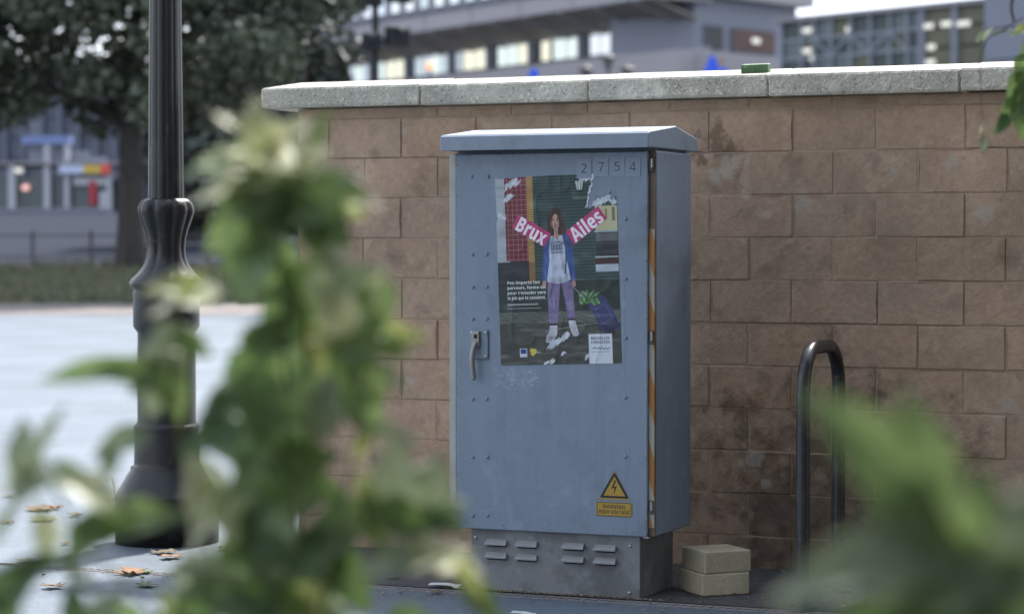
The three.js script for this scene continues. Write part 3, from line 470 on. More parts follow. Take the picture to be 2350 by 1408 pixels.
    // pink banners
    const banner = (x, y, a, w, h, word) => { c.save(); c.translate(x, y); c.rotate(a); c.fillStyle = '#bb3a72'; c.fillRect(-w / 2, -h / 2, w, h); c.fillStyle = '#f0e9f2'; c.font = 'bold 104px sans-serif'; c.textAlign = 'center'; c.textBaseline = 'middle'; const m = c.measureText(word).width; c.scale((w - 30) / m, 1.28); c.lineWidth = 2.5; c.strokeStyle = '#f0e9f2'; c.lineJoin = 'round'; c.fillText(word, 0, 2); c.strokeText(word, 0, 2); c.restore(); };
    banner(248, 358, 0.54, 262, 100, 'Brux'); banner(634, 338, -0.60, 282, 104, 'Ailes');
    // text
    c.fillStyle = '#dfe4e2'; c.font = 'bold 30px sans-serif'; c.textBaseline = 'alphabetic'; ['Peu importe ton', 'parcours, forme-toi', "pour t'envoler vers", 'le job qui te convient.'].forEach((t, i) => c.fillText(t, 62, 712 + i * 34, 275));
    c.font = 'bold 16px sans-serif'; c.fillText('bruxellesformation.brussels', 62, 852, 232); c.fillRect(58, 872, 240, 2);
    c.fillStyle = '#c9cede'; c.fillRect(138, 1140, 52, 58); c.fillStyle = '#2c3b86'; c.fillRect(144, 1145, 40, 30); c.fillStyle = '#cfc14a'; c.beginPath(); for (let i = 0; i < 9; i++) { c.ellipse(230 + r() * 34 - 17, 1168 + r() * 34 - 17, 15, 11, r(), 0, 7); } c.fill(); c.fillStyle = '#b9bda2'; c.fillRect(236, 1164, 48, 6);
    c.fillStyle = '#d3dae4'; c.fillRect(626, 1054, 164, 196); c.fillStyle = '#39445f'; c.font = 'bold 25px sans-serif'; c.fillText('BRUXELLES', 642, 1092, 130); c.fillText('FORMATION', 642, 1118, 130); c.strokeStyle = '#465476'; c.lineWidth = 5; c.beginPath(); for (let i = 0; i <= 24; i++) { const x = 652 + i * 5, y = 1146 + Math.sin(i * 1.3) * 5 + i * 0.3; i ? c.lineTo(x, y) : c.moveTo(x, y); } c.stroke(); c.fillStyle = '#8f9ab0'; c.fillRect(642, 1170, 132, 4);
    // torn white fibres where the print has been scraped off
    const tear = (x0, y0, x1, y1, n, len, wd) => { for (let i = 0; i < n; i++) { const t = r(), x = x0 + (x1 - x0) * t + (r() - 0.5) * wd, y = y0 + (y1 - y0) * t + (r() - 0.5) * wd * 0.7, a = -0.95 + (r() - 0.5) * 0.55, l = len * (0.35 + r()); c.fillStyle = ['#c9d0d8', '#b6bfca', '#d3d9e0'][i % 3]; c.beginPath(); c.moveTo(x - Math.cos(a) * l, y - Math.sin(a) * l); c.lineTo(x + 5 + r() * 8, y + 2); c.lineTo(x + Math.cos(a) * l, y + Math.sin(a) * l); c.lineTo(x - 4 - r() * 6, y - 3); c.fill(); } };
    tear(60, 60, 150, 30, 26, 34, 40); tear(110, 130, 60, 150, 20, 30, 34); tear(0, 250, 50, 260, 16, 22, 34);
    tear(610, 25, 700, 10, 26, 28, 34); tear(700, 20, 655, 205, 46, 30, 22); tear(655, 205, 800, 165, 54, 34, 30); tear(800, 165, 840, 200, 20, 22, 22);
    tear(360, 1130, 475, 1060, 34, 34, 34); tear(310, 1240, 370, 1225, 16, 24, 22); tear(600, 1215, 620, 1195, 9, 20, 14); tear(430, 1190, 460, 1170, 7, 16, 14);
    for (let i = 0; i < 1600; i++) { c.fillStyle = `rgba(${r() > 0.5 ? '235,238,240' : '40,45,55'},0.05)`; c.fillRect(r() * W, r() * H, 2 + r() * 26, 1 + r() * 3); }   // scuffs in the print
  });
  const wrinkle = tex(256, (u, v) => { const a = N1(u, v, 3, 4, 0.5), b = 1 - Math.abs(N2(u, v, 4, 3) - 0.5) * 2, k = 0.6 * a + 0.4 * b ** 6; return [k, k, k]; }, false);
  const tl = onZ(1138, 409, 0.861), bl = onZ(1150, 838, 0.861), br = onZ(1427, 833, 0.861);
  const w = Math.hypot(br.x - bl.x, br.y - bl.y), h = Math.hypot(tl.x - bl.x, tl.y - bl.y), roll = Math.atan2(br.y - bl.y, br.x - bl.x);
  const S = (x, y) => new THREE.Vector2(x / W * w, (1 - y / H) * h);
  const outline = [[0, 1250], [850, 1250], [850, 640], [851, 215], [846, 150], [838, 178], [826, 162], [822, 186], [808, 170], [812, 118], [796, 148], [780, 140], [772, 160], [752, 152], [740, 172], [716, 150], [712, 176], [690, 184], [672, 222], [662, 200], [652, 230], [650, 190], [662, 160], [656, 140], [676, 118], [672, 96], [690, 78], [686, 50], [704, 24], [712, 2], [640, 4], [420, -1], [120, 2], [112, 14], [100, 3], [30, 6], [0, 2], [3, 240], [12, 262], [0, 300]];
  const sh = new THREE.Shape(outline.map(([x, y]) => S(x, y)));
  const g = faceUV(new THREE.ExtrudeGeometry(sh, { depth: 0.0006, bevelEnabled: false }), 0, 0, w, h);
  const p = mesh('poster', g, std({ map, roughness: 0.5, bumpMap: wrinkle, bumpScale: 0.006 }), scene, [bl.x, bl.y, 0.8608], [0, 0, roll]);
  p.userData = { label: 'torn paper poster of a woman with pink word wings on the cabinet door', category: 'poster' };
}

// ================================================================ LAMP POST
{
  const base = onGround(383, 1243), dp = base.clone().sub(EYE).dot(FWD), k = dp / FOCAL;
  const t = thing('lamp_post', 'dark cast iron lamp post with fluted bell collar and stepped base', 'lamp post', [base.x, 0, base.z]);
  const yOf = (py) => EYE.y + (HORIZON - py) * k;
  const lathe = (pts, seg = 40) => { const g = new THREE.LatheGeometry(pts.map(([r, y]) => new THREE.Vector2(r * k, y)), seg); return g; };
  const prof = (list) => list.map(([r, py]) => [r, yOf(py)]);
  const uvk = (g) => { const u = g.attributes.uv; for (let i = 0; i < u.count; i++) u.setXY(i, u.getX(i) * 0.8, u.getY(i) * 0.8); return g; };
  mesh('base', uvk(lathe([[0.1, 0], ...prof([[119, 1242], [119, 1150], [121, 1146], [121, 1138], [118, 1132], [114, 1127], [84, 1078], [82, 1070]])])), ironMat, t);
  mesh('pedestal', uvk(lathe(prof([[80, 1073], [76, 1066], [75, 1060], [74, 990], [76, 985], [76, 978], [72, 973], [67, 968], [66, 775], [66, 762], [70, 757], [76, 748], [76, 670], [72, 664]]))), ironMat, t);
  // fluted bell
  const bg = new THREE.LatheGeometry(prof([[74, 664], [83, 656], [84, 648], [80, 640], [64, 625], [52, 608], [45, 590], [43, 570], [45, 548], [51, 525], [59, 503], [64, 488], [64, 476], [59, 464], [50, 457], [40, 455]]).map(([r, y]) => new THREE.Vector2(r * k, y)), 96);
  const p = bg.attributes.position; for (let i = 0; i < p.count; i++) { const x = p.getX(i), z = p.getZ(i), a = Math.atan2(z, x), y = p.getY(i), rel = (y - yOf(640)) / (yOf(455) - yOf(640)), am = 0.13 * Math.max(0, Math.min(1, (rel + 0.05) * 2.2)), f = 1 - am * (0.5 + 0.5 * Math.cos(a * 8)) ** 3; p.setX(i, x * f); p.setZ(i, z * f); }
  bg.computeVertexNormals(); mesh('bell_collar', uvk(bg), ironMat, t);
  const shaft = new THREE.LatheGeometry([[41, 462], [38.5, 200], [36.5, 0], [33, -1200], [31, -1500]].map(([r, py]) => new THREE.Vector2(r * k, yOf(py))), 96);
  const q = shaft.attributes.position; for (let i = 0; i < q.count; i++) { const x = q.getX(i), z = q.getZ(i), a = Math.atan2(z, x), f = 1 - 0.045 * (0.5 + 0.5 * Math.cos(a * 12)) ** 4; q.setX(i, x * f); q.setZ(i, z * f); }
  shaft.computeVertexNormals(); mesh('shaft', uvk(shaft), ironMat, t);
  // lantern above the picture
  const top = yOf(-1500);
  mesh('lantern', lathe([[1, top + 0.75], [70, top + 0.62], [150, top + 0.5], [120, top + 0.48], [80, top + 0.05], [40, top], [20, top - 0.02]], 6), ironMat, t);
}

// ================================================================ BIKE HOOP
{
  const t = thing('bike_hoop', 'dark steel hoop bike stand worn bare at its top', 'bike stand', [0.783, 0, 0.65]);
  const r = 0.0215, w = 0.2, h = 0.79, R = 0.13, pts = [];
  const arc = (cx, cy, a0, a1, n) => { for (let i = 0; i <= n; i++) { const a = a0 + (a1 - a0) * i / n; pts.push(V(0, cy + Math.sin(a) * R, cx + Math.cos(a) * R)); } };
  for (let i = 0; i < 8; i++) pts.push(V(0, -0.02 + (h - R) * i / 8, w));
  arc(w - R, h - R, 0, Math.PI / 2, 8); pts.push(V(0, h, 0)); arc(-w + R, h - R, Math.PI / 2, Math.PI, 8);
  for (let i = 7; i >= 0; i--) pts.push(V(0, -0.02 + (h - R) * i / 8, -w));
  const g = new THREE.TubeGeometry(new THREE.CatmullRomCurve3(pts, false, 'centripetal'), 110, r, 18); const u = g.attributes.uv; for (let i = 0; i < u.count; i++) u.setXY(i, u.getX(i) * 4, u.getY(i) * 0.3);
  mesh('hoop', g, hoopMat, t);
  for (const s of [-1, 1]) mesh('foot_flange', new THREE.CylinderGeometry(0.045, 0.05, 0.012, 20), hoopMat, t, [0, 0.008, s * w]);
}

// ================================================================ CONCRETE BLOCKS ON THE GROUND
{
  const A = onGround(1612, 1372), B = onGround(1722, 1366), turn = -Math.atan2(B.z - A.z, B.x - A.x), w = A.distanceTo(B), d = 0.17, h = 0.070;
  const m = std({ map: tex(512, (u, v) => { const a = N1(u, v, 5, 5), s = N2(u, v, 64, 3, 0.8), g = N3(u, v, 6, 4), k = 0.43 + 0.2 * (a - 0.5) + 0.1 * (s - 0.5), y = Math.max(0, g - 0.5); return [k * 1.1, k * 0.97 + 0.01 * y, k * 0.68 - 0.06 * y]; }), roughness: 0.95, bumpMap: grainBump, bumpScale: 0.004 });
  const ex = V(Math.cos(turn), 0, -Math.sin(turn)), ez = V(Math.sin(turn), 0, Math.cos(turn));
  for (const [i, s, j, lab] of [[0, 1, 0, 'beige concrete block under another one beside the cabinet'], [1, 0.985, 0.006, 'beige concrete block on top of another one beside the cabinet']]) {
    const c = A.clone().addScaledVector(ex, w / 2 + j).addScaledVector(ez, -d / 2); const g = box(w * s, h - 0.001, d * s, 0.004), p = g.attributes.position;
    for (let k = 0; k < p.count; k++) { const q = N1(p.getX(k) * 3 + 3, p.getZ(k) * 3 + p.getY(k) * 2 + 3, 4, 3) - 0.5; p.setX(k, p.getX(k) + q * 0.008); p.setZ(k, p.getZ(k) + q * 0.006); }
    g.computeVertexNormals(); soloThing('concrete_block', metreUV(g, 2.2, [i * 0.37, 0.2]), m, lab, 'block', [c.x, 0.0045 + h / 2 + i * h, c.z], [0, turn + i * 0.03, 0]);
  }
}

// ================================================================ LEAVES: shared shapes
function leafGeo(len, wid, fold, curl, serr = 0) {
  const n = 7, pos = [], uv = [], idx = [];
  for (let i = 0; i <= n; i++) {
    const t = i / n, w = wid * 0.5 * Math.pow(Math.sin(Math.PI * Math.pow(t, 0.72)), 0.85) * (1 - 0.25 * t) * (1 + serr * ((i % 2) - 0.5)), y = t * len, z = -curl * len * t * t;
    for (const s of [-1, -0.5, 0, 0.5, 1]) { pos.push(s * w, y, z + Math.abs(s) * w * fold - 0.10 * wid * s * s * Math.sin(t * 9)); uv.push(s * 0.5 + 0.5, t); }
  }
  for (let i = 0; i < n; i++) for (let c = 0; c < 4; c++) { const a = i * 5 + c; idx.push(a, a + 1, a + 6, a, a + 6, a + 5); }
  const g = new THREE.BufferGeometry(); g.setAttribute('position', new THREE.Float32BufferAttribute(pos, 3)); g.setAttribute('uv', new THREE.Float32BufferAttribute(uv, 2)); g.setIndex(idx); g.computeVertexNormals(); return g;
}
const leafShapes = [leafGeo(1, 0.62, 0.35, 0.12, 0.06), leafGeo(1, 0.72, 0.2, 0.2, 0.08), leafGeo(1, 0.52, 0.45, 0.05, 0.05), leafGeo(1, 0.66, 0.25, -0.12, 0.07)];
const narrowLeaf = leafGeo(1, 0.26, 0.4, 0.1);
const leafTex = (r, g, b, pale) => tex(128, (u, v) => {
  const mid = Math.exp(-Math.pow((u - 0.5) / 0.025, 2)), side = Math.pow(Math.abs(Math.sin((v * 9 - Math.abs(u - 0.5) * 5) * Math.PI)), 14) * 0.35, n = N1(u, v, 8, 4), e = pale ? Math.max(0, Math.min(1, (Math.abs(u - 0.5) * 2 + (n - 0.5) * 0.9 - 0.5) * 4)) : 0;
  const k = 0.75 + 0.5 * n + 0.35 * (mid + side);
  const q = pale ?? [0, 0, 0];
  return [r * k * (1 - e) + e * q[0], g * k * (1 - e) + e * q[1], b * k * (1 - e) + e * q[2]];
});
const leafMat = (r, g, b, pale, tr = 0.35) => new THREE.MeshPhysicalMaterial({ map: leafTex(r, g, b, pale), roughness: 0.62, transmission: tr, thickness: 0, side: THREE.DoubleSide });
const LM = {
  green: leafMat(0.15, 0.235, 0.08, null, 0.5), dark: leafMat(0.095, 0.16, 0.065, null, 0.45), mid: leafMat(0.22, 0.315, 0.12, null, 0.58), grey: leafMat(0.26, 0.32, 0.195, null, 0.45), lime: leafMat(0.36, 0.41, 0.15, null, 0.62), pale: leafMat(0.5, 0.53, 0.3, [0.66, 0.66, 0.45], 0.55),
};
const toCam = FWD.clone().negate();
// a leaf: middle at the point p, pointing along screen-plane angle deg, its face turned `tilt` from the viewer to the sky
function putLeaf(parent, p, len, deg, tilt, mat, geo, depthLean = 0, roll = 0) {
  const a = deg * Math.PI / 180, y = RIGHT.clone().multiplyScalar(Math.cos(a)).addScaledVector(UP, Math.sin(a)).addScaledVector(FWD, depthLean).normalize();
  let n = toCam.clone().multiplyScalar(Math.cos(tilt)).addScaledVector(UP, Math.sin(tilt)).addScaledVector(RIGHT, roll);
  n.addScaledVector(y, -n.dot(y)); if (n.lengthSq() < 1e-4) n = toCam.clone(); n.normalize();
  const x = y.clone().cross(n), m = mesh('leaf', geo, mat, parent);
  m.quaternion.setFromRotationMatrix(new THREE.Matrix4().makeBasis(x, y, n));
  m.position.copy(p).addScaledVector(y, -len / 2).sub(parent.position); m.scale.setScalar(len); return m;
}
const stemMat = std({ color: lin(0.10, 0.13, 0.045), roughness: 0.7 }), woodMat = std({ color: lin(0.075, 0.055, 0.04), roughness: 0.9 });
function stem(parent, pts, r0, r1, mat = stemMat, name = 'stem') {
  const c = new THREE.CatmullRomCurve3(pts.map((p) => p.clone().sub(parent.position)), false, 'centripetal'), g = new THREE.TubeGeometry(c, 40, 1, 7), P = g.attributes.position, seg = 40, rad = 7, tmp = V(0, 0, 0);
  for (let i = 0; i <= seg; i++) { c.getPointAt(i / seg, tmp); const r = r0 + (r1 - r0) * i / seg; for (let j = 0; j <= rad; j++) { const k = i * (rad + 1) + j; P.setXYZ(k, tmp.x + (P.getX(k) - tmp.x) * r, tmp.y + (P.getY(k) - tmp.y) * r, tmp.z + (P.getZ(k) - tmp.z) * r); } }
  return mesh(name, g, mat, parent);
}

// ================================================================ LEAFY SHRUB IN THE FOREGROUND (before the lamp post)
{
  const D = 2.45, base = at(620, 572, D); base.y = 0; const U = D / FOCAL;
  const t = thing('leafy_shrub', 'leafy green shrub with pale tipped shoots in front of the lamp post', 'shrub', [base.x, 0, base.z]);
  const S = (x, y, dd = 0) => at(x, y, D + dd), root = (dx) => base.clone().addScaledVector(RIGHT, dx);
  stem(t, [root(0.02), S(660, 1900), S(690, 1408), S(672, 1050), S(650, 760), S(640, 520), S(600, 340)], 0.007, 0.002);
  stem(t, [root(-0.03), S(590, 1950, 0.05), S(520, 1408, 0.05), S(430, 1100, 0.05), S(395, 850, 0.04), S(410, 680, 0.03)], 0.006, 0.0018);
  stem(t, [root(-0.06), S(500, 1900, -0.05), S(360, 1420, -0.1), S(190, 1240, -0.12), S(80, 1020, -0.1)], 0.005, 0.0015);
  stem(t, [root(0.05), S(690, 1800, -0.06), S(745, 1380, -0.08), S(800, 1100, -0.08), S(850, 860, -0.06), S(880, 720, -0.05)], 0.005, 0.0015);
  stem(t, [root(0.03), S(680, 1900, -0.12), S(735, 1330, -0.15), S(830, 1190, -0.15), S(960, 1255, -0.16), S(1075, 1300, -0.17), S(1160, 1430, -0.18)], 0.0045, 0.002);
  stem(t, [root(0.02), S(640, 1900, 0.08), S(620, 1300, 0.1), S(760, 700, 0.08), S(740, 480, 0.06), S(735, 330, 0.05)], 0.004, 0.0012);
  const L = (x, y, len, deg, tilt, m, g = 0, dd = 0, lean = 0) => putLeaf(t, S(x, y, dd + rr(-0.03, 0.03)), len * U * (m === 'pale' ? 1.15 : 1), deg, m === 'pale' ? Math.max(tilt, 1.0) : tilt, LM[m], typeof g === 'number' ? leafShapes[g] : g, lean + rr(-0.25, 0.25), rr(-0.3, 0.3));
  // upper shoot
  for (const a of [
    [600, 305, 150, 95, 1.0, 'pale', 1], [655, 312, 140, 40, 1.05, 'pale', 0], [585, 342, 170, 160, 1.0, 'pale', 1], [690, 352, 130, 20, 1.0, 'pale', 0], [520, 360, 140, 170, 1.0, 'lime', 0], [520, 425, 150, 185, 1.05, 'pale', 1],
    [550, 300, 130, 140, 0.5, 'pale', 2], [640, 330, 150, 60, 0.7, 'pale', 0], [600, 320, 120, 100, 0.4, 'lime', 1], [540, 372, 190, 175, 1.0, 'mid', 0], [640, 372, 170, 10, 0.9, 'mid', 1], [468, 392, 120, 190, 0.7, 'grey', 2], [560, 418, 150, 185, 1.15, 'pale', 1], [620, 432, 110, -20, 1.1, 'pale', 2],
    [728, 312, 165, 68, 0.2, 'green', narrowLeaf], [724, 368, 90, 50, 0.6, 'pale', 0], [700, 408, 150, 20, 0.8, 'grey', 0], [770, 418, 130, 10, 0.5, 'grey', 1], [800, 440, 130, -15, 0.5, 'mid', 0], [790, 462, 120, -40, 0.2, 'lime', 1], [838, 468, 70, 5, 0.9, 'pale', 2], [690, 470, 220, 200, 0.15, 'green', 0], [740, 500, 200, -40, 0.1, 'dark', 1], [720, 530, 150, -80, 0.1, 'green', 3], [560, 462, 190, 200, 0.1, 'green', 0], [610, 490, 170, 240, 0.1, 'dark', 1], [660, 440, 140, 120, 0.3, 'mid', 3],
    [520, 530, 150, 220, 0.2, 'mid', 1], [545, 585, 160, 250, 0.2, 'green', 0], [600, 560, 140, 280, 0.3, 'mid', 2], [580, 620, 150, 260, 0.3, 'mid', 1], [735, 598, 150, 20, 0.5, 'mid', narrowLeaf], [768, 582, 70, 15, 0.8, 'grey', 2], [650, 600, 140, 300, 0.3, 'mid', 0],
    [640, 650, 150, 200, 0.3, 'mid', 0], [700, 660, 150, 60, 0.2, 'mid', 1], [770, 640, 160, 30, 0.3, 'grey', 0], [830, 650, 150, 40, 0.5, 'grey', 1], [865, 662, 90, 80, 0.7, 'pale', 2], [640, 715, 170, 230, 0.2, 'green', 1], [700, 720, 150, 280, 0.4, 'mid', 0], [765, 700, 130, 120, 0.6, 'pale', 1], [800, 735, 130, 60, 0.6, 'pale', 0], [868, 705, 150, 265, 0.1, 'mid', 0], [845, 720, 150, 250, 0.1, 'dark', 1],
    [915, 775, 140, 10, 0.4, 'lime', 0], [880, 790, 130, 350, 0.4, 'mid', 1], [820, 790, 150, 20, 0.4, 'mid', 0], [700, 770, 130, 200, 0.6, 'pale', 1], [620, 770, 160, 190, 0.2, 'green', 0], [590, 800, 150, 240, 0.1, 'green', 1], [650, 830, 140, 260, 0.2, 'mid', 0], [735, 810, 140, 300, 0.4, 'lime', 1],
    [810, 880, 190, 262, 0.1, 'dark', 0], [790, 850, 150, 240, 0.1, 'green', 1], [848, 900, 150, 280, 0.3, 'mid', 0], [890, 860, 90, 330, 0.6, 'grey', 1], [880, 985, 190, -15, 0.6, 'grey', narrowLeaf], [830, 1020, 90, 250, 0.3, 'lime', 2], [850, 960, 120, 290, 0.3, 'mid', 0],
    // left of the main stem, in front of the post
    [400, 655, 150, 170, 0.9, 'lime', 1, 0.03], [420, 688, 170, 190, 1.0, 'pale', 0, 0.03], [450, 650, 110, 40, 0.7, 'lime', 2, 0.03], [400, 775, 150, 20, 0.5, 'grey', 1, 0.04], [380, 800, 110, 180, 0.7, 'pale', 2, 0.04], [440, 790, 110, -30, 0.2, 'green', 0, 0.04], [365, 865, 200, 250, 0.2, 'grey', 1, 0.05], [395, 900, 160, 290, 0.2, 'mid', 0, 0.05], [330, 870, 130, 220, 0.2, 'dark', 0, 0.05], [195, 852, 260, 188, 0.3, 'mid', narrowLeaf, 0.03], [280, 852, 150, 178, 0.3, 'mid', 2, 0.04],
    [275, 1015, 150, 200, 0.4, 'grey', 2, 0.02], [250, 1060, 80, 260, 0.3, 'grey', 1, 0], [55, 1030, 150, 100, 0.1, 'grey', 0, -0.1], [112, 985, 140, 62, 0.4, 'grey', narrowLeaf, -0.1], [30, 1090, 120, 200, 0.5, 'pale', 1, -0.1], [195, 1120, 150, 150, 0.6, 'pale', 0, -0.1], [150, 1080, 110, 150, 0.4, 'grey', 2, -0.1], [70, 1110, 120, 20, 0.3, 'grey', 0, -0.1], [250, 1205, 160, 10, 0.2, 'green', 0, -0.1], [190, 1235, 140, 230, 0.3, 'green', 1, -0.1], [330, 1190, 200, 8, 0.5, 'mid', 2, -0.08], [100, 1210, 110, 100, 0.6, 'pale', 0, -0.1], [20, 1180, 140, 60, 0.3, 'grey', narrowLeaf, -0.1],
    [40, 1330, 190, 45, 0.2, 'dark', 2, -0.12], [110, 1290, 160, 20, 0.3, 'green', narrowLeaf, -0.12], [10, 1385, 130, 80, 0.2, 'green', 0, -0.12], [190, 1330, 130, -40, 0.5, 'grey', narrowLeaf, -0.12], [170, 1390, 120, 100, 0.2, 'dark', 0, -0.12], [240, 1400, 120, 60, 0.5, 'grey', 1, -0.1], [390, 1390, 110, 120, 0.5, 'lime', 2, 0],
    // pale leaves in the lower mass
    [470, 1110, 170, 100, 0.5, 'pale', 1, -0.05], [465, 1205, 150, 230, 0.6, 'pale', 0, -0.06], [560, 1215, 150, 300, 0.6, 'pale', 1, -0.06], [500, 1150, 130, 30, 0.5, 'lime', 0, -0.06], [640, 1290, 170, 310, 0.5, 'grey', 1, -0.06],
    // right of the mass and the arching shoot
    [900, 1090, 200, 80, 0.1, 'grey', 0, -0.1], [880, 1140, 180, 60, 0.1, 'dark', 1, -0.1], [960, 1120, 170, 60, 0.3, 'grey', 1, -0.1], [1000, 1100, 130, 80, 0.4, 'grey', 0, -0.1], [985, 1180, 170, 20, 0.2, 'grey', 1, -0.12], [930, 1190, 160, 340, 0.2, 'green', 0, -0.12], [850, 1200, 150, 300, 0.3, 'green', 2, -0.12], [1020, 1190, 120, 330, 0.1, 'dark', 0, -0.12],
    [950, 1268, 170, 170, 0.6, 'lime', narrowLeaf, -0.15], [1000, 1280, 150, 15, 0.8, 'pale', 2, -0.16], [1050, 1290, 130, -10, 0.8, 'pale', 1, -0.16], [1085, 1350, 170, -62, 0.3, 'lime', narrowLeaf, -0.17], [1110, 1385, 130, -50, 0.3, 'green', 2, -0.17], [880, 1290, 130, 200, 0.5, 'grey', 1, -0.15], [850, 1170, 190, 285, 0.5, 'lime', narrowLeaf, -0.15],
  ]) L(...a);
  const scatter = (n, x0, x1, y0, y1, tones, d0, d1, l0 = 130, l1 = 215) => { for (let i = 0; i < n; i++) L(rr(x0, x1), rr(y0, y1), rr(l0, l1), rr(0, 360), rr(0, 0.9), tones[Math.floor(rnd() * tones.length)], Math.floor(rnd() * 4), rr(d0, d1)); };
  const D1 = ['dark', 'green', 'mid', 'dark', 'green', 'grey'];
  scatter(8, 440, 640, 930, 1060, D1, -0.08, 0.1); scatter(15, 520, 840, 900, 1180, D1, -0.08, 0.12); scatter(16, 440, 760, 1180, 1400, D1, -0.1, 0.1); scatter(6, 600, 850, 1150, 1330, ['dark', 'green'], -0.05, 0.1);
  scatter(4, 560, 700, 820, 920, D1, 0, 0.12); scatter(3, 560, 720, 600, 760, ['green', 'dark', 'grey'], 0, 0.12);
  scatter(7, 400, 700, 1360, 1440, ['green', 'lime', 'dark'], -0.1, 0);
  scatter(70, 250, 1000, 1430, 2100, D1, -0.15, 0.15, 120, 200);
}

// ================================================================ NEAR BUSH AT THE RIGHT EDGE
{
  const D = 1.5, base = at(2250, 572, D); base.y = 0; const U = D / FOCAL;
  const t = thing('near_bush', 'broad leaved green bush in front of the bike stand', 'bush', [base.x, 0, base.z]);
  const S = (x, y, dd = 0) => at(x, y, D + dd);
  stem(t, [base.clone(), S(2300, 2600), S(2280, 1500), S(2200, 1250), S(2080, 1080), S(1960, 990)], 0.006, 0.0015);
  stem(t, [base.clone().addScaledVector(RIGHT, 0.02), S(2350, 2600, 0.06), S(2330, 1450, 0.06), S(2200, 1330, 0.06), S(1960, 1310, 0.05)], 0.005, 0.0015);
  stem(t, [base.clone().addScaledVector(RIGHT, 0.04), S(2450, 2300, 0.1), S(2420, 1500, 0.1), S(2380, 1150, 0.1)], 0.005, 0.0015);
  const L = (x, y, len, deg, tilt, m, g = 0, dd = 0) => putLeaf(t, S(x, y, dd), len * U, deg, tilt, LM[m], typeof g === 'number' ? leafShapes[g] : g, rr(-0.15, 0.15), rr(-0.2, 0.2));
  for (const a of [
    [1960, 1000, 330, 132, 0.25, 'mid', 2], [2060, 1110, 330, 128, 0.2, 'mid', 0, 0.02], [2110, 1040, 330, 100, 0.2, 'mid', 2, 0.04], [2170, 1190, 300, 110, 0.3, 'mid', 0], [2060, 1000, 150, 85, 0.5, 'green', 2, 0.05],
    [1960, 1320, 420, 192, 0.85, 'grey', 2], [2060, 1260, 300, 170, 0.6, 'grey', 0], [2130, 1340, 330, 200, 0.7, 'grey', 1], [2320, 1210, 260, 60, 0.5, 'grey', 1, 0.05], [2250, 1290, 300, 150, 0.4, 'grey', 0], [2290, 1400, 330, 170, 0.3, 'mid', 1], [2140, 1420, 330, 190, 0.1, 'green', 0], [2010, 1420, 220, 180, 0.1, 'green', 2], [2220, 1460, 330, 120, 0.2, 'green', 1], [2330, 1330, 250, 20, 0.3, 'mid', 0], [2240, 1180, 250, 80, 0.3, 'green', 2, 0.06], [2390, 1250, 260, 90, 0.3, 'grey', 1, 0.08], [2080, 1180, 220, 200, 0.5, 'grey', 0, 0.02], [2350, 1400, 260, 110, 0.2, 'dark', 1, 0.03],
  ]) L(...a);
  for (let i = 0; i < 40; i++) L(rr(1950, 2750), rr(1480, 2700), rr(200, 330), rr(0, 360), rr(0, 0.9), ['dark', 'green', 'grey'][i % 3], i % 4, rr(-0.02, 0.2));
  for (let i = 0; i < 22; i++) L(rr(2420, 2800), rr(1050, 1500), rr(200, 330), rr(0, 360), rr(0, 0.9), ['dark', 'green', 'grey'][i % 3], i % 4, rr(0.03, 0.2));
}

// ================================================================ YOUNG TREE JUST OUTSIDE THE RIGHT EDGE, its twig hangs into view
function crownGeo(list, leaf, perUnit, seedFn) {           // list of [centre, rx, ry] clumps -> one geometry of small folded leaves
  const pos = [], col = [];
  const a = V(0, 0, 0), x = V(0, 0, 0), y = V(0, 0, 0), n = V(0, 0, 0);
  for (const [c, rx, ry, tone] of list) {
    const cnt = Math.round(perUnit * rx * rx);
    for (let i = 0; i < cnt; i++) {
      n.set(rr(-1, 1), rr(-1, 1), rr(-1, 1)); if (n.lengthSq() > 1) { i--; continue; }
      const r = Math.cbrt(n.length()); n.normalize(); a.copy(n).multiplyScalar(0.45 + 0.6 * r); a.x *= rx; a.z *= rx; a.y *= ry; a.add(c);
      y.set(rr(-1, 1), rr(-1, 0.5), rr(-1, 1)).normalize(); x.crossVectors(y, n.set(rr(-1, 1), rr(0, 1.4), rr(-1, 1))).normalize(); n.crossVectors(x, y);
      const L = leaf * rr(0.6, 1.25), w = L * 0.42, k = tone * rr(0.7, 1.3);
      const P = [[0, -0.5, 0], [w / L, 0.0, 0.18], [0, 0.55, 0], [-w / L, 0.0, 0.18]].map(([u, v, z]) => [a.x + (x.x * u + y.x * v + n.x * z) * L, a.y + (x.y * u + y.y * v + n.y * z) * L, a.z + (x.z * u + y.z * v + n.z * z) * L]);
      for (const q of [0, 1, 2, 0, 2, 3]) { pos.push(...P[q]); col.push(k, k, k); }
    }
  }
  const g = new THREE.BufferGeometry(); g.setAttribute('position', new THREE.Float32BufferAttribute(pos, 3)); g.setAttribute('color', new THREE.Float32BufferAttribute(col, 3)); g.computeVertexNormals(); return g;
}
const crownMat = (r, g, b, tr = 0.25) => new THREE.MeshPhysicalMaterial({ color: lin(r, g, b), vertexColors: true, roughness: 0.6, transmission: tr, thickness: 0, side: THREE.DoubleSide });
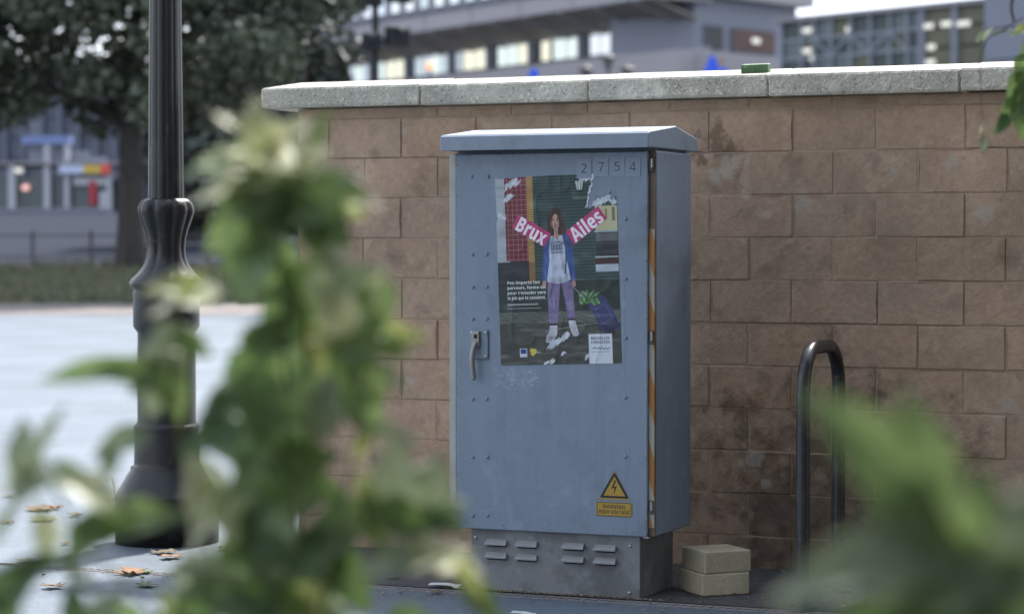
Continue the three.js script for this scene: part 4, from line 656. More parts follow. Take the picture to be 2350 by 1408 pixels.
{
  const base = at(4350, 572, 5.8); base.y = 0;
  const t = thing('young_tree', 'young broadleaf tree with a leafy twig hanging over the wall end', 'tree', [base.x, 0, base.z]);
  const O = (r, u, f) => base.clone().addScaledVector(RIGHT, r).addScaledVector(FWD, f).setY(u);
  stem(t, [base.clone(), O(0.03, 1, 0), O(0, 2.1, 0.02), O(0.05, 3.2, 0)], 0.06, 0.035, woodMat, 'trunk');
  const tips = [at(2430, -330, 5.2), O(-1.1, 3.6, -0.7), O(0.9, 3.9, 0.5), O(0.2, 4.4, -0.6), O(-0.5, 4.1, 0.9), O(1.0, 3.4, -0.9)];
  tips.forEach((p) => stem(t, [O(0.01, 2.0 + rr(0, 0.6), 0.01), O(0.01, 2.4, 0).lerp(p, 0.5).add(V(0, 0.25, 0)), p], 0.025, 0.006, woodMat, 'branch'));
  const tw = [at(2430, -330, 5.2), at(2390, -80, 5.1), at(2365, 120, 5.05), at(2345, 260, 5.0)]; stem(t, tw, 0.005, 0.0015, woodMat, 'twig');
  stem(t, [at(2400, -200, 5.1), at(2350, -60, 5.1), at(2322, 10, 5.1), at(2328, 50, 5.1)], 0.004, 0.003, woodMat, 'twig');
  const cl = [];
  for (let i = 0; i < 170; i++) { const a = rr(0, 6.28), r = Math.sqrt(rnd()) * 1.6, u = rr(2.3, 4.9); const c = O(Math.cos(a) * r, u, Math.sin(a) * r); cl.push([c, rr(0.22, 0.42), rr(0.18, 0.32), rr(0.75, 1.3)]); }
  const ok = cl.filter(([c, rx]) => { const v = c.clone().sub(EYE), d = v.dot(FWD), px = CX + FOCAL * (v.dot(RIGHT) - rx) / d, py = HORIZON - FOCAL * (v.y - 0.4) / d; return d < 0.3 || px > 2420 || py < -60; });
  mesh('crown', crownGeo(ok, 0.1, 900), crownMat(0.075, 0.15, 0.045), t);  // unseen crown, thickened to block sky from the right of the wall
  const U = 5 / FOCAL, L = (x, y, len, deg, tilt, m, g = 0) => putLeaf(t, at(x, y, 5.05), len * U, deg, tilt, LM[m], typeof g === 'number' ? leafShapes[g] : g, rr(-0.2, 0.2), rr(-0.2, 0.2));
  for (const a of [[2335, 195, 80, 240, 0.1, 'green', 1], [2340, 235, 90, 250, 0.1, 'green', 0], [2322, 255, 85, 230, 0.2, 'green', 1], [2300, 285, 60, 240, 0.1, 'dark', 0], [2345, 160, 80, 260, 0.2, 'green', 0], [2350, 290, 70, 280, 0.1, 'green', 1], [2268, 75, 42, 55, 0.7, 'pale', narrowLeaf], [2250, 85, 32, 230, 0.5, 'grey', 2], [2300, 72, 55, 20, 0.8, 'grey', narrowLeaf], [2345, 70, 60, 200, 0.6, 'lime', 2], [2254, 290, 36, 75, 0.3, 'pale', narrowLeaf], [2258, 328, 40, 80, 0.3, 'grey', 2], [2365, 220, 90, 260, 0.1, 'green', 1], [2370, 100, 80, 220, 0.3, 'green', 0]]) L(...a);
  stem(t, [at(2350, 40, 5.05), at(2300, 70, 5.05), at(2260, 100, 5.05), at(2256, 330, 5.05)], 0.0014, 0.0007, woodMat, 'twig');
}

{ // dense shrub added unseen past the right edge, to darken the low wall
  const c0 = V(2.62, 0, 1.7), t = thing('added_shrub', 'unseen dense evergreen shrub added in the bed to darken the wall', 'shrub', [c0.x, 0, c0.z]), c = [];
  for (let i = 0; i < 70; i++) { const a = rr(0, 6.28), r = Math.sqrt(rnd()) * 0.62; c.push([V(Math.cos(a) * r, rr(0.2, 1.65 - r * 0.6), Math.sin(a) * r), rr(0.14, 0.2), rr(0.12, 0.18), rr(0.7, 1.25)]); }
  mesh('foliage', crownGeo(c, 0.06, 2600), crownMat(0.05, 0.09, 0.035), t);
  for (let i = 0; i < 4; i++) stem(t, [c0.clone(), c0.clone().add(V(rr(-0.2, 0.2), 0.6, rr(-0.2, 0.2))), c0.clone().add(V(rr(-0.4, 0.4), 1.2, rr(-0.4, 0.4)))], 0.015, 0.005, woodMat);
}

{ // unseen trees added around the camera: they close off the low sky in front of the wall
  const c = []; for (let i = 0; i < 95; i++) { const a = rr(0, 6.28), u = rr(0.9, 7.2), w = 2.5 * Math.sqrt(Math.max(0.05, 1 - ((u - 3.8) / 3.8) ** 2)), r = Math.sqrt(rnd()) * w; c.push([V(Math.cos(a) * r, u, Math.sin(a) * r), rr(0.5, 0.8), rr(0.45, 0.65), rr(0.7, 1.25)]); }
  const crown = crownGeo(c, 0.26, 260), cm = crownMat(0.06, 0.095, 0.04), tg = new THREE.CylinderGeometry(0.12, 0.17, 2.6, 12).translate(0, 1.3, 0);
  const spots = [[7.2, 1.6, 'unseen leafy tree added past the end of the view along the wall'], [7.2, 8.2, 'unseen leafy tree added beside the camera'], [4.6, 13.0, 'unseen leafy tree added behind the camera'], [0.2, 13.6, 'unseen leafy tree added at the bed corner near the paved square']];
  let first; spots.forEach(([x, z, label], i) => { let t; if (!i) { t = first = thing('added_tree', label, 'tree', [x, 0, z], 0, 'unseen trees added around the bed'); mesh('trunk', tg, woodMat, t); mesh('crown', crown, cm, t); } else { t = first.clone(); t.name = numbered('added_tree'); t.userData = { label, category: 'tree', group: 'unseen trees added around the bed' }; t.position.set(x, 0, z); t.rotation.y = i * 1.7; t.scale.setScalar(1.25); scene.add(t); } });
  const k = first.clone(); k.name = numbered('added_tree'); k.userData = { label: 'tall unseen tree added over the bed to block sky from the wall', category: 'tree', group: 'unseen trees added around the bed' }; k.position.set(6.1, 0, 4.8); k.scale.setScalar(1.3); k.children[0].scale.y = 2; k.children[1].position.y = 1.9; scene.add(k);
}

// ================================================================ LITTER, FALLEN LEAVES, WEEDS
{
  const sh = new THREE.Shape(); const lob = [[0, -0.5], [0.06, -0.3], [0.32, -0.34], [0.26, -0.16], [0.52, 0.02], [0.34, 0.08], [0.38, 0.3], [0.16, 0.2], [0.0, 0.58], [-0.15, 0.2], [-0.4, 0.32], [-0.33, 0.07], [-0.54, 0.0], [-0.27, -0.16], [-0.3, -0.36], [-0.06, -0.3]];
  lob.forEach(([x, y], i) => i ? sh.lineTo(x, y) : sh.moveTo(x, y));
  const mk = (curl) => { const g = new THREE.ExtrudeGeometry(sh, { depth: 0.012, bevelEnabled: false }); g.rotateX(-Math.PI / 2); const p = g.attributes.position; for (let i = 0; i < p.count; i++) { const x = p.getX(i), z = p.getZ(i); p.setY(i, p.getY(i) + curl * (x * x * 0.9 + z * z * 0.5) + 0.05 * Math.sin(7 * x + 4 * z)); } g.computeVertexNormals(); const b = new THREE.Box3().setFromBufferAttribute(p); g.translate(0, -b.min.y, 0); return g; };
  const shapes = [mk(0.14), mk(0.26), mk(0.05)];
  const cols = [[0.17, 0.105, 0.06], [0.13, 0.10, 0.05], [0.10, 0.115, 0.05], [0.25, 0.14, 0.075]].map((c) => std({ color: lin(...c), roughness: 0.85, side: THREE.DoubleSide }));
  const spots = [[90, 1172, 0.16, 0, 0], [120, 1169, 0.11, 0, 1], [100, 1196, 0.12, 2, 2], [172, 1186, 0.09, 1, 0], [222, 1214, 0.07, 0, 1], [375, 1270, 0.12, 1, 2], [392, 1282, 0.1, 3, 0], [300, 1318, 0.12, 3, 1], [335, 1316, 0.08, 2, 0], [335, 1346, 0.1, 2, 2], [15, 1201, 0.09, 0, 0], [760, 1296, 0.07, 1, 1], [900, 1330, 0.06, 2, 0], [520, 1262, 0.08, 0, 1], [150, 1250, 0.06, 0, 2], [60, 1290, 0.08, 1, 0], [430, 1306, 0.09, 0, 0], [450, 1345, 0.08, 1, 1], [120, 1350, 0.1, 0, 1], [560, 1320, 0.07, 3, 0], [250, 1150, 0.07, 0, 0], [20, 1140, 0.08, 1, 2], [640, 1280, 0.06, 0, 1], [1560, 1320, 0.05, 1, 0], [1000, 1362, 0.05, 0, 2]];
  for (const [px, py, s, c, g] of spots) { const p = onGround(px, py); const m = soloThing('fallen_leaf', shapes[g], cols[c], `${['brown', 'olive brown', 'green', 'orange'][c]} ${['slightly curled', 'curled', 'flat'][g]} lobed leaf fallen on the pavement`, 'leaf', [p.x, 0.005, p.z], [0, rr(0, 6), 0], 'fallen leaves on the pavement'); m.scale.set(s * rr(0.7, 1.1), s * rr(0.6, 1.1), s * rr(0.6, 1.1)); }
  const paperMat = std({ color: lin(0.62, 0.62, 0.62), roughness: 0.8, side: THREE.DoubleSide });
  const paper = (px, py, w, d, turn, label) => { const p = onGround(px, py), g = new THREE.PlaneGeometry(w, d, 8, 6); g.rotateX(-Math.PI / 2); const q = g.attributes.position; let lo = 9; for (let i = 0; i < q.count; i++) { const y = 0.35 * w * (N2(q.getX(i) / w * 0.3 + 0.5, q.getZ(i) / w * 0.3 + 0.5, 6, 2) - 0.4) * 0.5; q.setY(i, y); lo = Math.min(lo, y); q.setX(i, q.getX(i) * rr(0.9, 1.08)); } g.translate(0, -lo, 0); g.computeVertexNormals(); soloThing('paper_scrap', g, paperMat, label, 'litter', [p.x, 0.006, p.z], [0, turn, 0]); };
  paper(1022, 1350, 0.1, 0.05, 0.1, 'crumpled white paper scrap at the foot of the cabinet plinth'); paper(1200, 1414, 0.07, 0.035, -0.2, 'white paper scrap on the pavement beyond the line drain');
  // grit and leaf crumbs along the foot of the wall, the plinth and the drain
  const gg = new THREE.IcosahedronGeometry(1, 0); gg.scale(1, 0.5, 0.8); const gn = 1500, gi = new THREE.InstancedMesh(gg, std({ color: lin(0.2, 0.18, 0.15), roughness: 1 }), gn), go = new THREE.Object3D();
  for (let i = 0; i < gn; i++) { const q = rnd(); let x, z; if (q < 0.35) { x = rr(-1.4, 1.6); z = 0.005 + 0.16 * rnd() * rnd(); } else if (q < 0.6) { x = rr(-0.4, 0.34); z = 0.845 + 0.022 * rnd(); } else if (q < 0.8) { x = rr(0.27, 1.2); z = rr(0.2, 0.86); } else { x = rr(-2, 1); z = 0.94 + 0.3 * rnd() * rnd(); } const k = rr(0.0012, 0.0045) * (rnd() < 0.06 ? 2.2 : 1); go.position.set(x, 0.005 + k * 0.3, z); go.rotation.set(0, rr(0, 6), 0); go.scale.setScalar(k); go.updateMatrix(); gi.setMatrixAt(i, go.matrix); const c = rr(0.4, 1.5); gi.setColorAt(i, lin(c * rr(1, 1.3), c, c * 0.85)); }
  gi.name = 'grit'; gi.userData = { kind: 'stuff', label: 'loose grit and leaf crumbs along wall foot and drain', category: 'grit' }; gi.castShadow = gi.receiveShadow = true; scene.add(gi);
  // dry weeds
  const weedMat = std({ color: lin(0.22, 0.20, 0.12), roughness: 0.9 }), greenMat = std({ color: lin(0.09, 0.11, 0.05), roughness: 0.9 });
  const weed = (px, py, n, h, label, m) => { const p = onGround(px, py), t = thing('weed', label, 'weed', [p.x, 0.003, p.z]); for (let i = 0; i < n; i++) { const a = rr(0, 6.28), l = rr(0.2, 0.7) * h, b = V(rr(-0.02, 0.02), 0, rr(-0.02, 0.02)), e = b.clone().add(V(Math.cos(a) * l, h * rr(0.6, 1), Math.sin(a) * l)), mid = b.clone().lerp(e, 0.5).add(V(0, h * 0.15, 0)); const g = new THREE.TubeGeometry(new THREE.CatmullRomCurve3([b, mid, e]), 8, 0.0011, 4); mesh('stalk', g, m, t); } };
  weed(262, 1205, 9, 0.2, 'tuft of dry weeds growing beside the lamp post base', weedMat);
  weed(1800, 1300, 7, 0.14, 'dry grass stalks growing at the foot of the bike stand', weedMat);
  weed(735, 1285, 8, 0.09, 'low green weed growing at the wall end', greenMat);
}

// ================================================================ BACKGROUND TREES
function bigTree(px, depth, h0, label, clumps, leaf, per, mat, trunkW, limbs) {
  const base = at(px, 572, depth); base.y = landHeight(depth) - 0.05;
  const t = thing('plane_tree', label, 'tree', [base.x, base.y, base.z]);
  const O = (r, u, f) => V(0, 0, 0).addScaledVector(RIGHT, r).addScaledVector(FWD, f).setY(u);
  const bark = std({ map: tex(256, (u, v) => { const a = N1(u, v * 0.5, 16, 4, 0.6), k = 0.018 + 0.045 * a; return [k * 1.05, k * 0.97, k * 0.9]; }), roughness: 0.95 });
  const tg = new THREE.CylinderGeometry(trunkW * 0.40, trunkW * 0.56, h0, 18, 8); tg.translate(0, h0 / 2, 0); const p = tg.attributes.position; for (let i = 0; i < p.count; i++) { const y = p.getY(i), k = 1 + 0.35 * Math.exp(-y * 2.2) + 0.12 * (N1(p.getX(i) + 2, y * 0.2 + p.getZ(i), 4, 3) - 0.5); p.setX(i, p.getX(i) * k); p.setZ(i, p.getZ(i) * k); } tg.computeVertexNormals();
  mesh('trunk', tg, bark, t);
  const save = t.position.clone();
  for (const [r, u, f, w] of limbs) { const P = [O(0, h0 - 0.5, 0), O(r * 0.45, h0 + (u - h0) * 0.35, f * 0.5), O(r, u, f)].map((q) => q.add(save)); stem(t, P, w, w * 0.25, bark, 'limb'); }
  mesh('crown', crownGeo(clumps.map(([r, u, f, a, b, tone]) => [O(r, u, f), a, b, tone]), leaf, per), mat, t);
  return t;
}
{
  const cl = []; const rise = landHeight(50);
  // crown of the near tree: trunk at about 1/8 of the picture; lower rim uneven, open at its left
  for (let i = 0; i < 225; i++) {
    const r = rr(-4.6, 4.5), f = rr(-3, 3.4), q = (r / 4.7) ** 2 + (f / 3.6) ** 2; if (q > 1) { i--; continue; }
    const hang = r < -0.7 ? 3.1 + 0.5 * Math.sin(r * 3.1) : r < 2.2 ? 2.85 + 0.35 * Math.sin(r * 2.3 + 1) : 3.2 + (r - 2.2) * 0.95;
    const top = 3.5 + 6.5 * Math.sqrt(1 - q);
    cl.push([r, rr(hang + 0.35, Math.max(hang + 0.8, top)), f, rr(0.35, 0.9), rr(0.28, 0.6), rr(0.6, 1.4)]);
  }
  bigTree(300, 50, 3.4, 'large plane tree with a thick trunk behind the lamp post', cl, 0.25, 240, crownMat(0.088, 0.108, 0.07), 0.52, [[-1.9, 4.1, -1.6, 0.09], [-3.3, 4.3, -1.2, 0.08], [-0.5, 4.4, -1.8, 0.1], [1.0, 4.2, -1.9, 0.09], [2.4, 4.2, -1.6, 0.08], [-1.0, 4.6, 0.3, 0.16], [-2.6, 4.6, -0.5, 0.10], [1.6, 5.6, 0.4, 0.18], [3.0, 5.0, -0.6, 0.1], [0.2, 6.5, 0.2, 0.2], [-0.9, 3.9, -1.2, 0.07]]);
  const c2 = [];
  for (let i = 0; i < 130; i++) { const r = rr(-2.7, 2.1), f = rr(-2, 2), q = (r / 2.8) ** 2 + (f / 2.2) ** 2; if (q > 1) { i--; continue; } c2.push([r, rr(1.75 + 0.25 * Math.sin(r * 4), 3.0 + 3.4 * Math.sqrt(1 - q)), f, rr(0.45, 0.75), rr(0.35, 0.55), rr(0.6, 1.2)]); }
  bigTree(585, 64, 2.6, 'darker plane tree standing across the street beyond the wall end', c2, 0.28, 260, crownMat(0.075, 0.092, 0.07), 0.5, [[-1.2, 3.8, 0, 0.1], [1.2, 4.0, 0.3, 0.1], [0, 4.4, -0.3, 0.12]]);
}

{ // hedge across the street
  const d = 68, b = at(560, 572, d), g = landHeight(d), t = thing('hedge', 'dark clipped hedge across the street under the second tree', 'hedge', [b.x, g, b.z]), c = [];
  for (let i = 0; i < 60; i++) c.push([V(0, 0, 0).addScaledVector(RIGHT, rr(-1.9, 2.6)).addScaledVector(FWD, rr(-0.4, 0.4)).setY(rr(0.25, 1.05)), 0.36, 0.3, rr(0.7, 1.2)]);
  mesh('foliage', crownGeo(c, 0.14, 700), crownMat(0.06, 0.08, 0.05), t);
}

// ================================================================ LOW FENCE ON THE BANK
{
  const d = 50.6, y = landHeight(d), p0 = lateral((75 - CX) / FOCAL * d, d, y), t = thing('low_fence', 'low thin dark metal fence along the top of the bank', 'fence', [p0.x, p0.y, p0.z], YAW), m = std({ color: lin(0.06, 0.06, 0.075), roughness: 0.6 });
  for (let i = -3; i < 8; i++) mesh('post', ubox(0.07, 0.8, 0.05), m, t, [i * 1.22, 0.4, 0]);
  for (const h of [0.70, 0.25]) mesh('rail', ubox(13.2, 0.035, 0.03), m, t, [2.4, h, 0]);
}

// ================================================================ BACKGROUND BUILDINGS
const fac = {
  light: std({ color: lin(0.34, 0.325, 0.34), roughness: 0.85 }), mid: std({ color: lin(0.26, 0.25, 0.265), roughness: 0.85 }), soffit: std({ color: lin(0.27, 0.245, 0.215), roughness: 0.9 }), pier: std({ color: lin(0.13, 0.14, 0.175), roughness: 0.85 }), red: std({ color: lin(0.24, 0.115, 0.10), roughness: 0.85 }), brown: std({ color: lin(0.12, 0.075, 0.065), roughness: 0.8 }), white: std({ color: lin(0.40, 0.41, 0.45), roughness: 0.6 }), bluegrey: std({ color: lin(0.2, 0.215, 0.26), roughness: 0.8 }),
  dark: std({ color: lin(0.03, 0.033, 0.036), roughness: 0.55 }), glass: std({ color: lin(0.085, 0.11, 0.115), roughness: 0.35 }), tint: std({ color: lin(0.045, 0.062, 0.06), roughness: 0.5 }), olive: std({ color: lin(0.10, 0.10, 0.06), roughness: 0.5 }), steel: std({ color: lin(0.22, 0.25, 0.29), roughness: 0.5 }),
};
const lit = (r, g, b) => std({ color: lin(0.3, 0.32, 0.34), roughness: 0.15, emissive: lin(r, g, b), emissiveIntensity: 0.55 });
const LIT = [lit(0.50, 0.60, 0.56), lit(0.62, 0.60, 0.42), lit(0.42, 0.52, 0.62), lit(0.55, 0.60, 0.66), lit(0.30, 0.36, 0.40)], LAMP = lit(0.6, 0.58, 0.5);
// a facade plane through pixel px at a depth; `angle`: how far its far end recedes from the line of sight, side -1 to the left, +1 to the right
function facade(px, depth, angle, side) {
  const a = angle * Math.PI / 180, back = FWD.clone().multiplyScalar(Math.cos(a)).addScaledVector(RIGHT, side * Math.sin(a)), x = back.clone().multiplyScalar(side), n = V(0, 0, 0).crossVectors(x, UP).normalize();
  const o = at(px, HORIZON, depth); o.y = 0; return { o, x, n, turn: Math.atan2(-x.z, x.x) };
}
const spot = (f, px, py) => { const p = onPlane(px, py, f.o, f.n); return [p.clone().sub(f.o).dot(f.x), p.y]; };
// box on a facade, in facade metres: a0..a1 along, h0..h1 up, o0..o1 out of the plane
function slab(t, f, name, mat, a0, a1, h0, h1, o0, o1) {
  const m = mesh(name, new THREE.BoxGeometry(Math.abs(a1 - a0), Math.abs(h1 - h0), Math.abs(o1 - o0)), mat, t), c = f.o.clone().addScaledVector(f.x, (a0 + a1) / 2).addScaledVector(f.n, (o0 + o1) / 2).setY((h0 + h1) / 2);
  m.position.copy(c.sub(t.position)); m.rotation.y = f.turn; return m;
}
{
  // long station-like building: left facade recedes to the left, end wall recedes to the right
  const fl = facade(1600, 127, 33, -1), fr = facade(1600, 127, 43, 1);
  const t = thing('office_building', 'long grey building with overhanging upper storey and lit window band', 'building', [fl.o.x, 3.2, fl.o.z]);
  const H = (px, py, f = fl) => spot(f, px, py)[1], A = (px, f = fl) => spot(f, px, 300)[0];
  const sill = H(1400, 125), head = H(1400, 72), roofLo = 14.05, far = A(560), end = A(1836, fr);
  slab(t, fl, 'wall', fac.mid, far, -0.3, 3.2, sill - 0.02, -1.1, 0);
  slab(t, fl, 'back_wall', fac.pier, far, -0.6, sill, head + 0.1, -1.3, -0.9);
  slab(t, fl, 'upper_wall', fac.light, far, 0.0, roofLo + 0.05, roofLo + 1.15, -1.0, 3.0);
  slab(t, fl, 'upper_storey', fac.mid, far, -0.2, roofLo + 1.15, roofLo + 5.4, -1.0, 2.6);
  // sloping soffit with ribs
  { const L = -far, dz = 3.1, dy = roofLo - head, len = Math.hypot(dz, dy), m = mesh('soffit', new THREE.BoxGeometry(L, 0.1, len), fac.soffit, t); m.position.copy(fl.o.clone().addScaledVector(fl.x, far / 2).addScaledVector(fl.n, dz / 2 - 0.1).setY((head + roofLo) / 2 + 0.06).sub(t.position)); m.rotation.order = 'YXZ'; m.rotation.y = fl.turn; m.rotation.x = -Math.atan2(dy, dz);
    for (let a = -1.5; a > far; a -= 3.45) { const r = mesh('soffit_rib', ubox(0.22, 0.22, len), fac.mid, t); r.position.copy(fl.o.clone().addScaledVector(fl.x, a).addScaledVector(fl.n, dz / 2 - 0.1).setY((head + roofLo) / 2 - 0.06).sub(t.position)); r.rotation.order = 'YXZ'; r.rotation.y = fl.turn; r.rotation.x = -Math.atan2(dy, dz); } }
  // lit window band: [px0, px1, material]
  const bays = [[1542, 1576, 3], [1500, 1538, 'brown'], [1473, 1496, 0], [1352, 1450, 3], [1268, 1330, 0], [1240, 1262, 1], [1140, 1212, 0], [1062, 1116, 1], [1044, 1060, 4], [950, 1030, 4], [884, 930, 1], [866, 882, 0], [780, 848, 4], [730, 770, 4], [690, 720, 2]];
  for (const [x0, x1, k] of bays) { const a0 = A(x0), a1 = A(x1), w = slab(t, fl, 'window', k === 'brown' ? fac.brown : fac.pier, a0, a1, sill, head, -0.2, -0.05); if (k !== 'brown') { const n = Math.max(1, Math.round((a1 - a0) / 1.1)); for (let i = 0; i < n; i++) { const pw = (a1 - a0) / n, g = mesh('window_pane', ubox(+(pw - 0.12).toFixed(2), +(head - sill - 0.16).toFixed(2), 0.06), LIT[(k + (i % 3 === 2 ? 1 : 0)) % 5], w); g.position.set(-(a1 - a0) / 2 + pw * (i + 0.5), 0, 0.06); } } }
  for (const x of [1460, 1340, 1225, 1128, 1040, 940, 858, 775, 724]) { const a = A(x); slab(t, fl, 'pier', fac.pier, a - 0.3, a + 0.3, sill, head + 0.1, -0.4, 0.25); }
  for (const [h0, h1, o] of [[roofLo + 0.0, roofLo + 0.12, 3.12], [roofLo + 1.02, roofLo + 1.2, 3.1], [roofLo + 2.85, roofLo + 3.0, 2.75], [roofLo + 3.5, roofLo + 3.62, 2.75]]) slab(t, fl, 'cornice', h0 === roofLo ? fac.mid : fac.pier, far, 0.3, h0, h1, -0.5, o);
  for (let a = -2; a > far; a -= 5.2) slab(t, fl, 'panel_joint', fac.pier, a - 0.04, a + 0.04, roofLo + 0.14, roofLo + 1.0, 2.9, 3.02);
  // upper windows
  for (let i = 0; i < 30; i++) { const a = A(1560) - 1.2 - i * 1.72; if (a < far + 1) break; const w = slab(t, fl, 'window', fac.pier, a - 0.55, a + 0.55, roofLo + 1.35, roofLo + 2.7, 2.5, 2.66); mesh('window_pane', ubox(0.86, 1.1, 0.06), i % 5 === 2 ? LIT[4] : i % 3 ? LIT[3] : LIT[2], w, [0, 0, 0.08]); }
  // end wall
  const e0 = H(1650, 118, fr), e1 = H(1650, 58, fr);
  slab(t, fr, 'end_wall', fac.light, 0.05, end, 3.2, e0, -6, 0); slab(t, fr, 'end_wall', fac.bluegrey, 0.05, end, e0, roofLo + 0.9, -6, -0.25);
  slab(t, fr, 'roof_band', fac.light, -0.3, end + 0.5, roofLo + 0.35, roofLo + 1.3, -6, 0.6); slab(t, fr, 'roof_edge', fac.red, 2.4, end + 0.4, roofLo + 1.3, roofLo + 1.9, -6, 0.5);
  for (const [x0, x1] of [[1622, 1664], [1684, 1783]]) { const w = slab(t, fr, 'window', fac.pier, A(x0, fr), A(x1, fr), e0 + 0.1, e1, -0.4, -0.1); mesh('window_pane', ubox(+(A(x1, fr) - A(x0, fr) - 0.16).toFixed(2), +(e1 - e0 - 0.24).toFixed(2), 0.06), x0 < 1650 ? fac.dark : fac.brown, w, [0, 0, 0.14]); }
  { const a = A(1733, fr); slab(t, fr, 'ceiling_lamp', LAMP, a - 0.32, a + 0.32, e1 - 0.75, e1 - 0.5, 0.02, 0.1); }
  // podium parapet running round the corner
  slab(t, fl, 'podium', fac.light, far, 0.4, 3.2, sill - 0.35, 0, 1.6); slab(t, fr, 'podium', fac.light, -0.4, A(2060, fr), 3.2, H(1650, 119, fr) - 0.15, 0, 1.4);
}
{
  // glazed steel building further right
  const f = facade(2120, 112, 40, -1), t = thing('glass_building', 'dark glazed steel building with braced frame and ceiling lamps inside', 'building', [f.o.x, 3.2, f.o.z]);
  const A = (px) => spot(f, px, 80)[0], Hh = (px, py) => spot(f, px, py)[1];
  const top = Hh(2120, 16), a0 = A(1790), a1 = A(2272);
  slab(t, f, 'roof', fac.mid, a0 - 0.2, a1, top - 0.1, top + 0.12, -9, 0.25); slab(t, f, 'wall', fac.steel, a0, a1, 3.2, Hh(2120, 160), -9, 0);
  slab(t, f, 'back_wall', fac.olive, a0, a1, Hh(2120, 160), top - 0.1, -9, -8.8); slab(t, f, 'side_wall', fac.tint, a0, a0 + 0.2, Hh(2120, 160), top - 0.1, -9, -0.2);
  const xs = [1796, 1842, 1872, 1910, 1955, 2000, 2045, 2085, 2118, 2194, 2270], hs = [Hh(2120, 160), Hh(2120, 112), Hh(2120, 66), top - 0.1];
  for (let i = 0; i < xs.length - 1; i++) for (let j = 0; j < 3; j++) { const p = slab(t, f, 'glass_panel', i >= 8 ? fac.olive : [fac.tint, fac.glass, fac.tint, fac.olive, fac.glass][(i * 2 + j) % 5], A(xs[i]) + 0.06, A(xs[i + 1]) - 0.06, hs[j] + 0.05, hs[j + 1] - 0.05, -0.12, -0.06); }
  for (const x of xs) { const a = A(x), w = x > 2100 ? 0.16 : 0.06; slab(t, f, 'mullion', x > 2100 ? fac.bluegrey : fac.steel, a - w, a + w, hs[0], top - 0.1, -0.1, 0.12); }
  for (const h of hs.slice(1, 3)) slab(t, f, 'transom', fac.steel, a0, A(2110), h - 0.06, h + 0.06, -0.05, 0.06);
  for (let i = 2; i < 7; i++) { const x0 = A(xs[i]), x1 = A(xs[i + 1]), dx = x1 - x0, dy = hs[2] - hs[1], m = mesh('brace', ubox(+Math.hypot(dx, dy).toFixed(2), 0.1, 0.08), fac.steel, t); m.rotation.order = 'YXZ'; m.rotation.set(0, f.turn, (i % 2 ? 1 : -1) * Math.atan2(dy, dx)); m.position.copy(f.o.clone().addScaledVector(f.x, (x0 + x1) / 2).addScaledVector(f.n, 0.1).setY((hs[1] + hs[2]) / 2).sub(t.position)); }
  for (const [x, y, w] of [[2133, 60, 0.28], [2175, 55, 0.3], [2214, 54, 0.36], [1855, 70, 0.26], [1855, 117, 0.24], [2140, 108, 0.22], [2138, 143, 0.26], [1868, 133, 0.14], [1948, 68, 0.1]]) { const [a, h] = spot(f, x, y); slab(t, f, 'ceiling_lamp', LAMP, a - w, a + w, h - 0.11, h + 0.11, 0.02, 0.1); }
  const g = thing('panel_building', 'pale blue grey panelled facade beside the glazed building', 'building', [f.o.x + 6, 3.2, f.o.z]);
  const b0 = A(2276), b1 = A(2640); let prev = 3.2; for (const y of [142, 70, -20, -110]) { const h = Hh(2310, y); slab(g, f, 'panel', fac.bluegrey, b0, b1, prev + 0.08, h, -6, 0.5); prev = h; } slab(g, f, 'joint_backing', fac.dark, b0 + 0.1, b1 - 0.1, 3.2, prev - 0.1, -5.9, 0.35);
}
